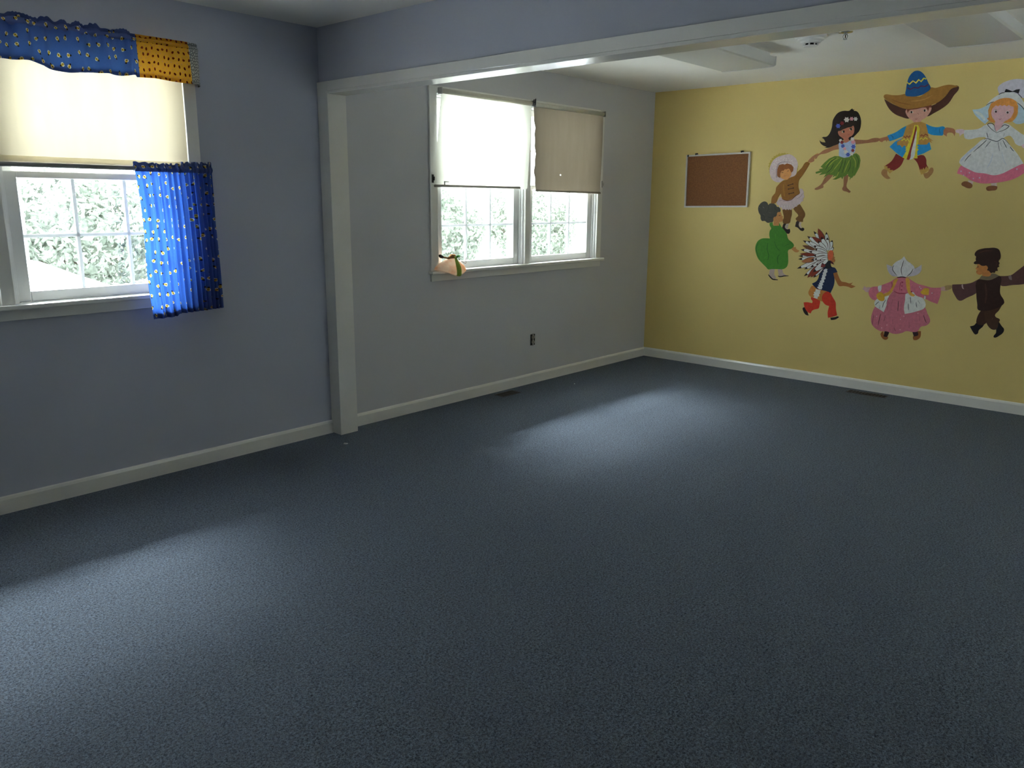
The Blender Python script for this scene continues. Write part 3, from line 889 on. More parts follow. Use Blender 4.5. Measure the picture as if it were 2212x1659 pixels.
def feather(bx, by, tx, ty, w, a=0.0, b=1.0):
    """lens shaped feather from base to tip; a..b keeps part of its length"""
    pts = []
    dx, dy = tx-bx, ty-by; l = math.hypot(dx, dy); nx, ny = -dy/l, dx/l
    prof = lambda t: w/2*(math.sin(PI*min(1, t**0.8)))**0.8 if 0 < t < 1 else 0
    N = 8
    for k in range(N+1):
        t = a+(b-a)*k/N; pts.append((bx+dx*t+nx*prof(t), by+dy*t+ny*prof(t)))
    for k in range(N, -1, -1):
        t = a+(b-a)*k/N
        if prof(t) > 0.5: pts.append((bx+dx*t-nx*prof(t), by+dy*t-ny*prof(t)))
    return pts

INC, GAP = 0.00003, 0.0001     # thickness of one brush layer, of one level
NFIG = [0]
def figure(label, org, sc, ref, parts):
    """parts: (name, level, [(colour, polygon, rounded?), ...]) back to front, zoomed-photo coordinates"""
    allp = [(org[0]+x/sc, org[1]+y/sc) for _, _, shp in parts for s in shp for x, y in s[1]]
    by = max(p[1] for p in allp); bx = sum(p[0] for p in allp)/len(allp)
    t = thing('mural_figure', wall_at(bx, by, 0.0), label, 'wall painting', 'children painted in a ring on the yellow wall')
    NFIG[0] += 1
    base, acc = {}, 0.0002+0.00004*NFIG[0]
    for lv in sorted({p[1] for p in parts}):
        base[lv] = acc
        acc += GAP+INC*sum(len(p[2])+1 for p in parts if p[1] == lv)
    used = {}
    for name, lev, shapes in parts:
        bm = nb(); mats = []
        for k, s in enumerate(shapes):
            used[lev] = used.get(lev, 0)+1
            colr, poly = s[0], s[1]
            mt = paint(colr, ref)
            if mt not in mats: mats.append(mt)
            mi = mats.index(mt)
            d = base[lev]+INC*used[lev]
            at = lambda p: wall_at(org[0]+p[0]/sc, org[1]+p[1]/sc, d)
            if isinstance(poly, Strip):
                A = [bm.verts.new(at(p)) for p in poly.L]; B = [bm.verts.new(at(p)) for p in poly.R]
                for i in range(len(A)-1):
                    f = bm.faces.new((A[i], A[i+1], B[i+1], B[i])); f.material_index = mi
                ring = A+B[::-1]
                bk = [bm.verts.new((XF, v.co.y, v.co.z)) for v in ring]
                for i in range(len(ring)):
                    f = bm.faces.new((ring[i], bk[i], bk[(i+1) % len(ring)], ring[(i+1) % len(ring)])); f.material_index = mi
                continue
            if len(s) < 3 or s[2]: poly = rounded(poly)
            pl = [at(p) for p in poly]
            c0 = pl[0]
            flat = [Vector((p.y-c0.y, p.z-c0.z)) for p in pl]
            v2, _e, f2, _a, _b2, _c2 = delaunay_2d_cdt(flat, [], [list(range(len(flat)))], 1, 1e-6)
            vv = [bm.verts.new((XF-d, p.x+c0.y, p.y+c0.z)) for p in v2]
            for tr in f2:
                f = bm.faces.new([vv[i] for i in tr]); f.material_index = mi
            vs = [bm.verts.new(p) for p in pl]
            bk = [bm.verts.new((XF, p.y, p.z)) for p in pl]
            for i in range(len(vs)):
                f = bm.faces.new((vs[i], bk[i], bk[(i+1) % len(vs)], vs[(i+1) % len(vs)])); f.material_index = mi
        off = ORG[t.name]
        bmesh.ops.translate(bm, verts=bm.verts, vec=-off)
        me = bpy.data.meshes.new(name); bm.to_mesh(me); bm.free()
        for mt in mats: me.materials.append(mt)
        o = bpy.data.objects.new(name, me); COL.objects.link(o); o.parent = t
    return t

# 1 ---- sombrero
SK = (142, 108, 95)
figure('painted boy in huge brown sombrero and blue coat with fringed vest', (1880, 140), 6.381, (142, 131, 82), [
 ('hand', 0, [((118, 78, 52), [(240, 985), (265, 1050), (235, 1040), (225, 1065), (215, 1040), (180, 1050), (165, 1065), (115, 1040), (110, 1020), (180, 1000)])]),
 ('hand', 0, [((118, 78, 52), [(1020, 875), (1110, 870), (1160, 890), (1172, 930), (1160, 985), (1140, 945), (1110, 935), (1060, 945), (1055, 990), (1005, 950)])]),
 ('foot', 0, [((118, 88, 52), [(190, 1435), (230, 1455), (235, 1510), (280, 1565), (235, 1575), (170, 1530), (150, 1490)])]),
 ('foot', 0, [((118, 88, 52), [(730, 1500), (790, 1480), (830, 1420), (860, 1420), (872, 1460), (830, 1530), (770, 1568), (745, 1545)])]),
 ('trousers', 1, [((88, 26, 22), [(355, 1225), (470, 1290), (420, 1390), (340, 1450), (270, 1470), (190, 1400), (290, 1330)]),
   ((88, 26, 22), [(590, 1285), (730, 1245), (770, 1300), (775, 1370), (805, 1430), (740, 1470), (690, 1480), (660, 1380), (640, 1340)]),
   ((132, 108, 52), [(190, 1390), (240, 1400), (235, 1425), (275, 1425), (268, 1448), (320, 1450), (270, 1500), (225, 1450), (195, 1430)], False),
   ((132, 108, 52), [(680, 1460), (700, 1430), (712, 1450), (735, 1415), (745, 1445), (775, 1395), (785, 1425), (800, 1400), (810, 1450), (740, 1500), (700, 1515)], False)]),
 ('coat', 2, [((22, 98, 140), [(265, 1130), (340, 1060), (440, 1010), (540, 1000), (800, 1000), (840, 1165), (740, 1220), (650, 1250), (560, 1200), (440, 1275), (360, 1215)], False),
   ((22, 98, 140), [(235, 975), (350, 930), (440, 870), (510, 835), (480, 960), (380, 1015), (270, 1055)]),
   ((22, 98, 140), [(770, 815), (850, 850), (930, 860), (1010, 850), (1030, 870), (1010, 900), (1000, 970), (960, 975), (800, 945), (760, 880)]),
   ((15, 50, 75), line([(275, 970), (310, 990), (312, 1020)], 8)), ((15, 60, 90), line([(960, 870), (955, 910), (965, 960)], 6))]),
 ('vest', 4, [((128, 98, 46), [(500, 840), (600, 795), (700, 785), (765, 810), (790, 900), (805, 1000), (870, 1050), (835, 1045), (855, 1078), (815, 1062), (780, 1100), (650, 1100), (540, 1080), (500, 1140), (470, 1110), (440, 1140), (410, 1105), (370, 1110), (370, 1060), (440, 1020), (465, 950)], False),
   ((100, 48, 26), zig([(462, 985), (485, 1005), (505, 980), (530, 1000), (550, 975)], 16), False),
   ((100, 48, 26), zig([(690, 985), (712, 965), (735, 985), (760, 955), (795, 975)], 16), False),
   ((172, 148, 46), zig([(430, 1045), (470, 1020), (490, 1050), (515, 1020), (535, 1055)], 17), False),
   ((172, 148, 46), zig([(680, 1030), (708, 1008), (730, 1035), (757, 1003), (790, 1025)], 15), False)]),
 ('scarf', 6, [((170, 144, 40), [(610, 830), (660, 830), (682, 880), (672, 1000), (660, 1090), (645, 1110), (668, 1130), (645, 1145), (668, 1170), (648, 1190), (650, 1290), (590, 1290), (505, 1300), (445, 1280), (500, 1180), (478, 1185), (500, 1155), (480, 1150), (510, 1120), (520, 1090), (580, 950)], False),
   ((165, 160, 150), [(632, 930), (645, 900), (625, 1150), (592, 1290), (545, 1308), (570, 1180), (605, 1020)]),
   ((95, 32, 22), [(628, 835), (640, 860), (625, 960), (565, 1190), (535, 1308), (500, 1305), (540, 1180), (600, 960)])]),
 ('hat_underside', 0, [((50, 28, 20), [(190, 470), (222, 545), (270, 620), (340, 680), (420, 715), (545, 738), (620, 640), (780, 712), (880, 665), (1000, 595), (1080, 530), (1150, 425), (1222, 325), (1215, 295), (1150, 290), (900, 540), (640, 600), (480, 605), (330, 550)])]),
 ('face', 2, [(SK, [(485, 640), (500, 690), (540, 740), (600, 790), (612, 822), (688, 822), (700, 770), (760, 730), (800, 690), (840, 620), (846, 590), (820, 585), (800, 560), (700, 560), (600, 575), (510, 600), (495, 620)]),
   ((180, 160, 145), dot(570, 653, 22, 15)), ((180, 160, 145), dot(752, 630, 22, 16)),
   ((40, 22, 18), dot(568, 653, 13, 16)), ((40, 22, 18), dot(750, 630, 14, 17)),
   ((115, 78, 70), line([(645, 665), (662, 672), (668, 690)], 7)), ((120, 62, 60), line([(618, 745), (635, 750), (652, 742)], 7)),
   ((78, 80, 92), [(605, 812), (645, 822), (690, 808), (672, 832), (625, 832)])]),
 ('hair', 4, [((82, 44, 28), [(500, 600), (515, 665), (535, 630), (560, 620), (640, 612), (720, 590), (770, 590), (800, 640), (812, 592), (850, 572), (840, 545), (500, 580)], False)]),
 ('hat_brim', 6, [((108, 78, 32), [(185, 440), (200, 412), (300, 418), (400, 418), (495, 400), (600, 430), (700, 430), (830, 312), (900, 318), (1000, 290), (1080, 275), (1170, 285), (1215, 300), (1120, 330), (1040, 430), (930, 520), (800, 565), (640, 595), (510, 610), (420, 590), (300, 530), (215, 480)]),
   ((122, 92, 44), line([(560, 500), (660, 495), (760, 470), (860, 420)], 16)), ((92, 62, 24), line([(300, 480), (420, 525), (560, 550)], 12))]),
 ('hat_crown', 7, [((12, 58, 98), [(490, 425), (495, 330), (510, 240), (540, 160), (580, 110), (620, 85), (680, 85), (730, 120), (770, 180), (800, 250), (832, 320), (760, 390), (680, 425), (600, 438), (530, 435)]),
   ((152, 142, 44), zig([(508, 242), (540, 268), (590, 222), (630, 250), (670, 205), (700, 232), (740, 185), (772, 196)], 20), False),
   ((62, 26, 52), zig([(512, 318), (555, 338), (605, 312), (660, 322), (700, 292), (755, 300), (800, 272)], 17), False)]),
])

# 2 ---- white bonnet
figure('painted blonde girl in white bonnet with black bow, white dress over pink hem', (2040, 160), 6.378, (126, 113, 66), [
 ('hand', 0, [((152, 118, 116), [(275, 770), (200, 760), (155, 775), (160, 805), (205, 820), (210, 860), (240, 830), (285, 815)])]),
 ('bonnet_crown', 0, [((128, 126, 134), [(735, 190), (790, 130), (880, 90), (960, 70), (1060, 70), (1160, 100), (1200, 180), (1180, 300), (1080, 330), (940, 250), (760, 290)])]),
 ('bonnet_wing', 0, [((112, 126, 134), [(385, 490), (480, 480), (570, 440), (660, 385), (650, 500), (620, 620), (560, 690), (500, 640), (420, 560)]), ((128, 136, 146), line([(420, 520), (500, 560), (560, 640)], 40))]),
 ('bonnet_wing', 0, [((112, 126, 134), [(1000, 400), (1110, 480), (1200, 560), (1150, 640), (1000, 690), (940, 655), (1010, 560)])]),
 ('stocking', 0, [((132, 120, 108), [(330, 1460), (400, 1480), (380, 1540), (330, 1510)])]),
 ('stocking', 0, [((132, 120, 108), [(640, 1500), (722, 1495), (722, 1545), (650, 1550)])]),
 ('shoe', 1, [((78, 48, 24), [(240, 1500), (280, 1478), (340, 1490), (385, 1525), (380, 1560), (340, 1575), (270, 1550), (235, 1525)])]),
 ('shoe', 1, [((78, 48, 24), [(580, 1560), (630, 1540), (700, 1540), (732, 1550), (720, 1590), (650, 1605), (590, 1605), (575, 1580)])]),
 ('pink_hem', 1, [((132, 68, 78), [(235, 1262), (330, 1290), (560, 1340), (800, 1340), (1000, 1250), (1070, 1232), (1130, 1320), (1060, 1390), (930, 1455), (800, 1485), (640, 1505), (500, 1505), (380, 1470), (270, 1400), (175, 1370), (190, 1320)]),
   ((165, 118, 120), dot(230, 1340, 11)), ((165, 118, 120), dot(345, 1360, 11)), ((165, 118, 120), dot(265, 1395, 10)), ((165, 118, 120), dot(485, 1430, 11)), ((165, 118, 120), dot(400, 1440, 10)), ((165, 118, 120), dot(1000, 1310, 12)),
   ((100, 48, 58), line([(520, 1385), (515, 1480)], 10)), ((112, 55, 66), line([(300, 1330), (310, 1410)], 8))]),
 ('dress', 2, [((138, 138, 148), [(275, 770), (400, 765), (480, 750), (570, 700), (620, 780), (570, 860), (480, 870), (290, 890), (270, 840)]),
   ((140, 140, 132), [(600, 690), (520, 730), (510, 800), (560, 870), (600, 900), (640, 905), (720, 930), (800, 890), (900, 850), (950, 900), (980, 960), (1040, 990), (1120, 960), (1120, 860), (1060, 820), (950, 740), (880, 690), (820, 680), (715, 800), (690, 720), (640, 680)]),
   ((150, 115, 114), [(1060, 985), (1110, 960), (1150, 990), (1120, 1020), (1080, 1015)]),
   ((142, 143, 136), [(545, 895), (720, 925), (820, 885), (900, 975), (1000, 1090), (1090, 1230), (1000, 1270), (900, 1320), (800, 1370), (680, 1395), (560, 1370), (430, 1355), (330, 1310), (240, 1260), (205, 1210), (290, 1100), (420, 990)]),
   ((122, 126, 130), line([(230, 1200), (330, 1090), (470, 970)], 26)), ((124, 128, 128), line([(670, 1090), (640, 1200), (590, 1290)], 14)), ((126, 130, 130), line([(790, 1060), (820, 1190), (860, 1260)], 12)), ((126, 130, 130), line([(880, 1130), (930, 1250)], 10)),
   ((36, 40, 42), line([(545, 900), (590, 888), (640, 905), (720, 928), (770, 905), (805, 887), (850, 915), (895, 970)], 9)),
   ((36, 40, 42), line([(905, 1000), (930, 1035), (958, 1065)], 10)), ((36, 40, 42), line([(585, 905), (530, 960), (400, 1072)], 9)), ((36, 40, 42), line([(370, 1100), (320, 1150), (280, 1205)], 9)),
   ((60, 64, 64), line([(640, 920), (605, 965), (560, 1015)], 8)), ((60, 64, 64), line([(740, 930), (750, 1000), (760, 1060)], 7)), ((45, 48, 50), line([(805, 910), (835, 970), (862, 1022)], 9)), ((60, 64, 64), line([(770, 940), (790, 1000)], 7)), ((60, 64, 64), line([(610, 930), (575, 1000)], 7)),
   ((40, 44, 46), line([(585, 805), (592, 840), (603, 880)], 9)), ((70, 74, 74), line([(830, 815), (815, 860)], 7)),
   ((36, 36, 36), line([(715, 808), (650, 760), (598, 700), (610, 685), (650, 680), (685, 705), (705, 790)], 9)),
   ((40, 36, 34), line([(715, 808), (830, 768), (890, 722), (870, 710), (825, 700), (770, 745), (712, 792)], 9))]),
 ('face', 4, [((140, 106, 102), [(640, 470), (700, 420), (800, 410), (940, 420), (975, 480), (965, 560), (920, 620), (830, 650), (808, 690), (780, 740), (715, 792), (690, 705), (700, 650), (655, 580)]),
   ((160, 128, 120), dot(705, 512, 22, 20)), ((160, 128, 120), dot(872, 528, 24, 20)), ((44, 24, 24), dot(711, 518, 15)), ((44, 24, 24), dot(872, 530, 15)),
   ((60, 40, 36), line([(690, 500), (710, 490), (730, 502)], 5)), ((60, 40, 36), line([(890, 515), (910, 508)], 5)),
   ((112, 60, 60), line([(748, 616), (765, 626), (790, 614)], 7)), ((105, 70, 66), line([(775, 570), (782, 582)], 7))]),
 ('hair', 5, [((138, 88, 38), [(605, 500), (640, 410), (700, 360), (800, 325), (900, 325), (980, 360), (1018, 440), (1000, 480), (950, 450), (910, 440), (890, 425), (860, 445), (830, 425), (800, 440), (770, 425), (740, 445), (710, 430), (668, 470), (640, 520)], False),
   ((138, 88, 38), [(605, 490), (660, 465), (645, 540), (660, 610), (700, 650), (690, 672), (640, 660), (585, 615), (612, 600)], False),
   ((138, 88, 38), [(1018, 435), (1008, 540), (970, 620), (920, 660), (815, 672), (860, 640), (920, 600), (960, 520), (955, 445)], False),
   ((112, 66, 26), line([(760, 350), (750, 430)], 6)), ((112, 66, 26), line([(840, 345), (845, 425)], 6)), ((112, 66, 26), line([(910, 350), (930, 430)], 6)), ((158, 108, 52), line([(650, 440), (625, 520), (640, 620)], 9))]),
 ('bonnet_brim', 6, [((148, 148, 140), [(570, 437), (640, 360), (750, 285), (850, 255), (940, 250), (1030, 300), (1100, 400), (1150, 520), (1090, 472), (1010, 392), (930, 340), (850, 328), (760, 345), (680, 385)]),
   ((34, 34, 36), line([(575, 433), (625, 402), (682, 380)], 9)), ((34, 34, 36), line([(748, 286), (790, 262), (835, 255)], 10)), ((34, 34, 36), line([(1010, 398), (1060, 440), (1095, 482), (1120, 530)], 10)), ((34, 34, 36), line([(1015, 272), (1045, 300), (1072, 330)], 8))]),
 ('bow', 7, [((20, 20, 22), [(830, 250), (850, 205), (900, 222), (940, 238), (990, 215), (1042, 208), (1022, 270), (960, 246), (900, 252)], False)]),
])

# 3 ---- grass skirt
FL = {'w': (168, 160, 150), 'p': (158, 112, 118), 'r': (92, 30, 32), 'b': (50, 66, 130)}
S3 = (112, 78, 50)
figure('painted dark haired girl with flower garland, pale blue top and green grass skirt', (1730, 220), 7.9, (150, 140, 86), [
 ('leg', 0, [(S3, [(490, 1215), (560, 1240), (510, 1300), (420, 1390), (385, 1420), (385, 1460), (350, 1478), (240, 1498), (235, 1485), (290, 1450), (350, 1400), (400, 1310)])]),
 ('leg', 0, [(S3, [(738, 1250), (812, 1250), (800, 1340), (780, 1450), (820, 1500), (852, 1530), (830, 1552), (790, 1535), (715, 1510), (705, 1480), (725, 1440), (730, 1340)])]),
 ('arm', 0, [(S3, [(900, 640), (1050, 650), (1130, 650), (1230, 620), (1320, 618), (1345, 630), (1345, 655), (1200, 695), (1080, 710), (920, 728)])]),
 ('arm', 0, [((120, 84, 54), [(665, 715), (670, 790), (560, 825), (430, 880), (330, 900), (290, 930), (270, 965), (238, 978), (250, 945), (228, 960), (228, 1008), (160, 1030), (120, 1020), (160, 970), (230, 910), (300, 890), (380, 830), (500, 780), (600, 735)])]),
 ('hair', 1, [((24, 17, 12), [(740, 152), (830, 150), (850, 130), (880, 113), (890, 135), (915, 125), (900, 150), (960, 165), (1000, 220), (1025, 300), (1025, 400), (1000, 490), (950, 550), (900, 600), (860, 640), (820, 660), (760, 650), (720, 650), (680, 700), (640, 720), (560, 750), (480, 782), (398, 785), (440, 768), (380, 745), (335, 705), (318, 652), (350, 682), (420, 692), (395, 640), (355, 610), (380, 605), (372, 598), (440, 592), (490, 540), (530, 430), (545, 320), (580, 250), (620, 200), (670, 168)])]),
 ('face', 3, [((138, 88, 66), [(635, 508), (660, 490), (720, 470), (800, 440), (900, 405), (912, 450), (905, 530), (870, 580), (830, 600), (812, 630), (832, 660), (790, 692), (740, 692), (732, 640), (700, 610), (660, 580), (640, 550)]),
   ((180, 160, 130), [(695, 512), (720, 495), (750, 505), (735, 528), (710, 525)]), ((180, 160, 130), [(828, 478), (845, 455), (885, 452), (870, 480), (845, 490)]),
   ((30, 16, 14), dot(732, 510, 17, 18)), ((30, 16, 14), dot(858, 468, 17, 20)), ((34, 20, 16), line([(690, 512), (715, 492), (752, 495)], 8)), ((34, 20, 16), line([(830, 470), (850, 447), (895, 447)], 8)),
   ((120, 62, 52), line([(800, 560), (820, 566), (835, 556)], 8))]),
 ('fringe', 4, [((30, 20, 13), [(648, 490), (700, 440), (760, 400), (850, 350), (930, 350), (915, 410), (895, 420), (905, 385), (870, 425), (800, 440), (720, 470), (660, 498)])]),
 ('flower_headband', 5, [(FL['b'], flower(637, 412, 46)), (FL['r'], flower(705, 365, 40)), (FL['w'], flower(783, 305, 52)), (FL['p'], flower(868, 290, 40)), (FL['w'], flower(935, 292, 40))]),
 ('top', 2, [((128, 146, 172), [(655, 700), (700, 690), (760, 700), (840, 665), (920, 680), (932, 760), (912, 870), (860, 900), (830, 935), (720, 952), (662, 942), (652, 820)])]),
 ('skirt', 4, [((68, 94, 30), [(660, 930), (740, 958), (830, 938), (890, 890), (950, 878), (1000, 920), (1018, 1000), (1000, 1110), (960, 1190), (920, 1260), (900, 1262), (870, 1305), (862, 1290), (830, 1340), (840, 1285), (815, 1275), (800, 1225), (780, 1250), (740, 1280), (730, 1270), (705, 1322), (690, 1285), (600, 1325), (540, 1327), (600, 1285), (590, 1262), (540, 1290), (560, 1250), (470, 1240), (385, 1295), (430, 1228), (310, 1252), (365, 1200), (262, 1227), (250, 1200), (330, 1170), (305, 1150), (380, 1135), (338, 1108), (400, 1040), (480, 970), (580, 925)], False)] +
   [((118, 128, 48), line(p, 13)) for p in ([(660, 955), (560, 1010), (470, 1110)], [(700, 975), (640, 1060), (560, 1160)], [(640, 945), (520, 990), (420, 1090)], [(850, 960), (790, 1080), (740, 1210)], [(880, 930), (930, 1010), (930, 1120)], [(650, 1180), (620, 1260), (570, 1310)], [(570, 1170), (500, 1220)])] +
   [((40, 58, 20), line(p, 12)) for p in ([(720, 970), (690, 1090), (640, 1200)], [(770, 975), (740, 1100), (700, 1220)], [(830, 960), (850, 1080), (800, 1200)], [(610, 950), (500, 1030), (420, 1160)], [(940, 900), (985, 1000), (950, 1160)], [(560, 1060), (510, 1150), (440, 1210)], [(900, 1100), (880, 1220)])]),
 ('flower_garland', 6, [(FL[c], flower(x, y, r)) for c, x, y, r in (('w', 680, 660, 32), ('r', 702, 690, 38), ('b', 718, 755, 40), ('p', 748, 800, 32), ('w', 768, 852, 42), ('w', 868, 885, 38), ('b', 805, 900, 42), ('r', 888, 830, 34), ('b', 898, 765, 44), ('p', 893, 685, 45), ('w', 882, 635, 38))]),
])

# 4 ---- fur hood
J4 = (108, 74, 24)
def fuzzy(c, rx, ry, n, amp, seed, ph=0.0):
    r = random.Random(seed)
    return [(c[0]+rx*(1+amp*(k % 2)+r.uniform(-amp, amp)*.4)*math.cos(2*PI*k/n+ph), c[1]+ry*(1+amp*(k % 2)+r.uniform(-amp, amp)*.4)*math.sin(2*PI*k/n+ph)) for k in range(n)]
FUR = (158, 148, 154)
figure('painted child in tan parka with big white fur hood, arm raised', (1620, 320), 8.731, (160, 150, 100), [
 ('hand', 0, [((150, 108, 64), [(1085, 255), (1130, 200), (1200, 140), (1290, 100), (1305, 120), (1240, 170), (1220, 205), (1180, 240), (1210, 245), (1140, 275)])]),
 ('hood_rim', 0, [((142, 128, 58), fuzzy((632, 368), 268, 266, 64, .06, 2), False)]),
 ('hood_fur', 1, [(FUR, [(640, 130), (740, 115), (820, 150), (880, 220), (905, 310), (890, 400), (870, 490), (800, 550), (740, 580), (640, 600), (580, 640), (500, 640), (420, 590), (380, 500), (370, 400), (400, 300), (450, 220), (540, 160)])] +
   [((182, 176, 176), dot(400+37*(k % 13)+random.Random(k).uniform(-14, 14), 200+42*(k//13)+random.Random(k+50).uniform(-14, 14), 9, 6)) for k in range(0, 78) if ((400+37*(k % 13)-632)/240)**2+((200+42*(k//13)-368)/230)**2 < 0.8] +
   [((128, 116, 122), line([(500, 560), (500, 420), (540, 300), (640, 260), (760, 270)], 16))]),
 ('boot', 0, [((30, 20, 20), [(640, 1400), (700, 1410), (660, 1490), (700, 1530), (750, 1520), (760, 1570), (740, 1610), (700, 1612), (650, 1580), (610, 1530)]), ((150, 142, 138), [(690, 1430), (735, 1425), (720, 1470), (710, 1530), (670, 1510), (665, 1480)]), ((70, 60, 58), line([(680, 1470), (715, 1455)], 7)), ((70, 60, 58), line([(678, 1495), (712, 1490)], 7))]),
 ('boot', 0, [((30, 20, 20), [(885, 1375), (940, 1385), (920, 1450), (960, 1510), (1000, 1500), (1025, 1525), (1005, 1560), (960, 1555), (900, 1500), (850, 1480), (860, 1440)]), ((150, 142, 138), [(930, 1395), (975, 1400), (960, 1450), (985, 1500), (960, 1510), (925, 1450)])]),
 ('trousers', 1, [((88, 60, 20), [(610, 1140), (700, 1150), (790, 1130), (790, 1260), (770, 1330), (750, 1410), (690, 1425), (630, 1415), (620, 1380), (640, 1300), (625, 1220)]), ((88, 60, 20), [(805, 1125), (870, 1100), (940, 1055), (1000, 1150), (1040, 1230), (1035, 1290), (1005, 1340), (1000, 1390), (930, 1385), (890, 1370), (865, 1330), (910, 1280), (910, 1260), (860, 1200)])]),
 ('fur_trim', 3, [((152, 142, 150), [(500, 1030), (520, 1000), (560, 930), (600, 930), (640, 960), (740, 970), (840, 910), (930, 850), (945, 760), (990, 770), (1020, 830), (1012, 850), (1028, 920), (1000, 960), (1010, 990), (960, 1020), (950, 1050), (900, 1070), (890, 1100), (850, 1110), (820, 1145), (800, 1130), (780, 1170), (750, 1150), (735, 1168), (700, 1150), (680, 1170), (650, 1150), (610, 1165), (600, 1120), (560, 1120), (560, 1080), (520, 1075)], False)] +
   [((186, 180, 182), line([(560+48*k, 1080-6*abs(k-3)*0.0-14*max(0, k-5)), (556+50*k, 1120-22*max(0, k-4))], 12)) for k in range(9)] + [((120, 108, 116), line([(545, 990), (600, 985), (680, 1010)], 10)), ((120, 108, 116), line([(880, 960), (960, 910), (1000, 850)], 10))]),
 ('jacket', 4, [(J4, [(620, 620), (680, 600), (740, 565), (800, 540), (850, 520), (900, 450), (980, 370), (1050, 270), (1090, 260), (1132, 290), (1110, 330), (1050, 430), (990, 520), (930, 600), (915, 680), (920, 760), (945, 850), (850, 910), (770, 970), (690, 985), (620, 965), (595, 900), (588, 850), (540, 920), (480, 1040), (400, 1040), (420, 920), (480, 840), (500, 740), (540, 690)]),
   ((70, 34, 22), line([(600, 955), (690, 990), (780, 975), (860, 905), (935, 860)], 12)),
   ((122, 86, 30), line([(640, 680), (640, 800), (660, 920)], 26)),
   ((52, 30, 14), line([(718, 705), (760, 690), (818, 675)], 14)), ((52, 30, 14), line([(722, 772), (770, 765), (825, 752)], 14)), ((52, 30, 14), line([(733, 862), (780, 852), (832, 840)], 14)),
   ((52, 30, 14), dot(724, 704, 13)), ((52, 30, 14), dot(812, 676, 13)), ((52, 30, 14), dot(730, 771, 13)), ((52, 30, 14), dot(820, 753, 13)), ((52, 30, 14), dot(740, 861, 13)), ((52, 30, 14), dot(825, 841, 13))]),
 ('face', 5, [((158, 114, 68), [(565, 500), (590, 440), (640, 410), (720, 385), (775, 430), (778, 500), (750, 550), (700, 597), (640, 587), (590, 560)]),
   ((45, 26, 18), line([(593, 466), (612, 460), (638, 464)], 8)), ((45, 26, 18), line([(703, 440), (722, 430), (740, 428)], 8)), ((120, 78, 45), line([(672, 480), (682, 488)], 7)), ((120, 66, 45), line([(640, 516), (665, 526), (692, 514)], 6))]),
 ('hair', 6, [((112, 68, 30), [(515, 510), (520, 400), (550, 320), (620, 300), (660, 312), (700, 288), (780, 310), (822, 360), (815, 430), (780, 462), (755, 400), (730, 385), (690, 402), (660, 392), (640, 425), (600, 430), (575, 480), (570, 560), (530, 540)], False)]),
])

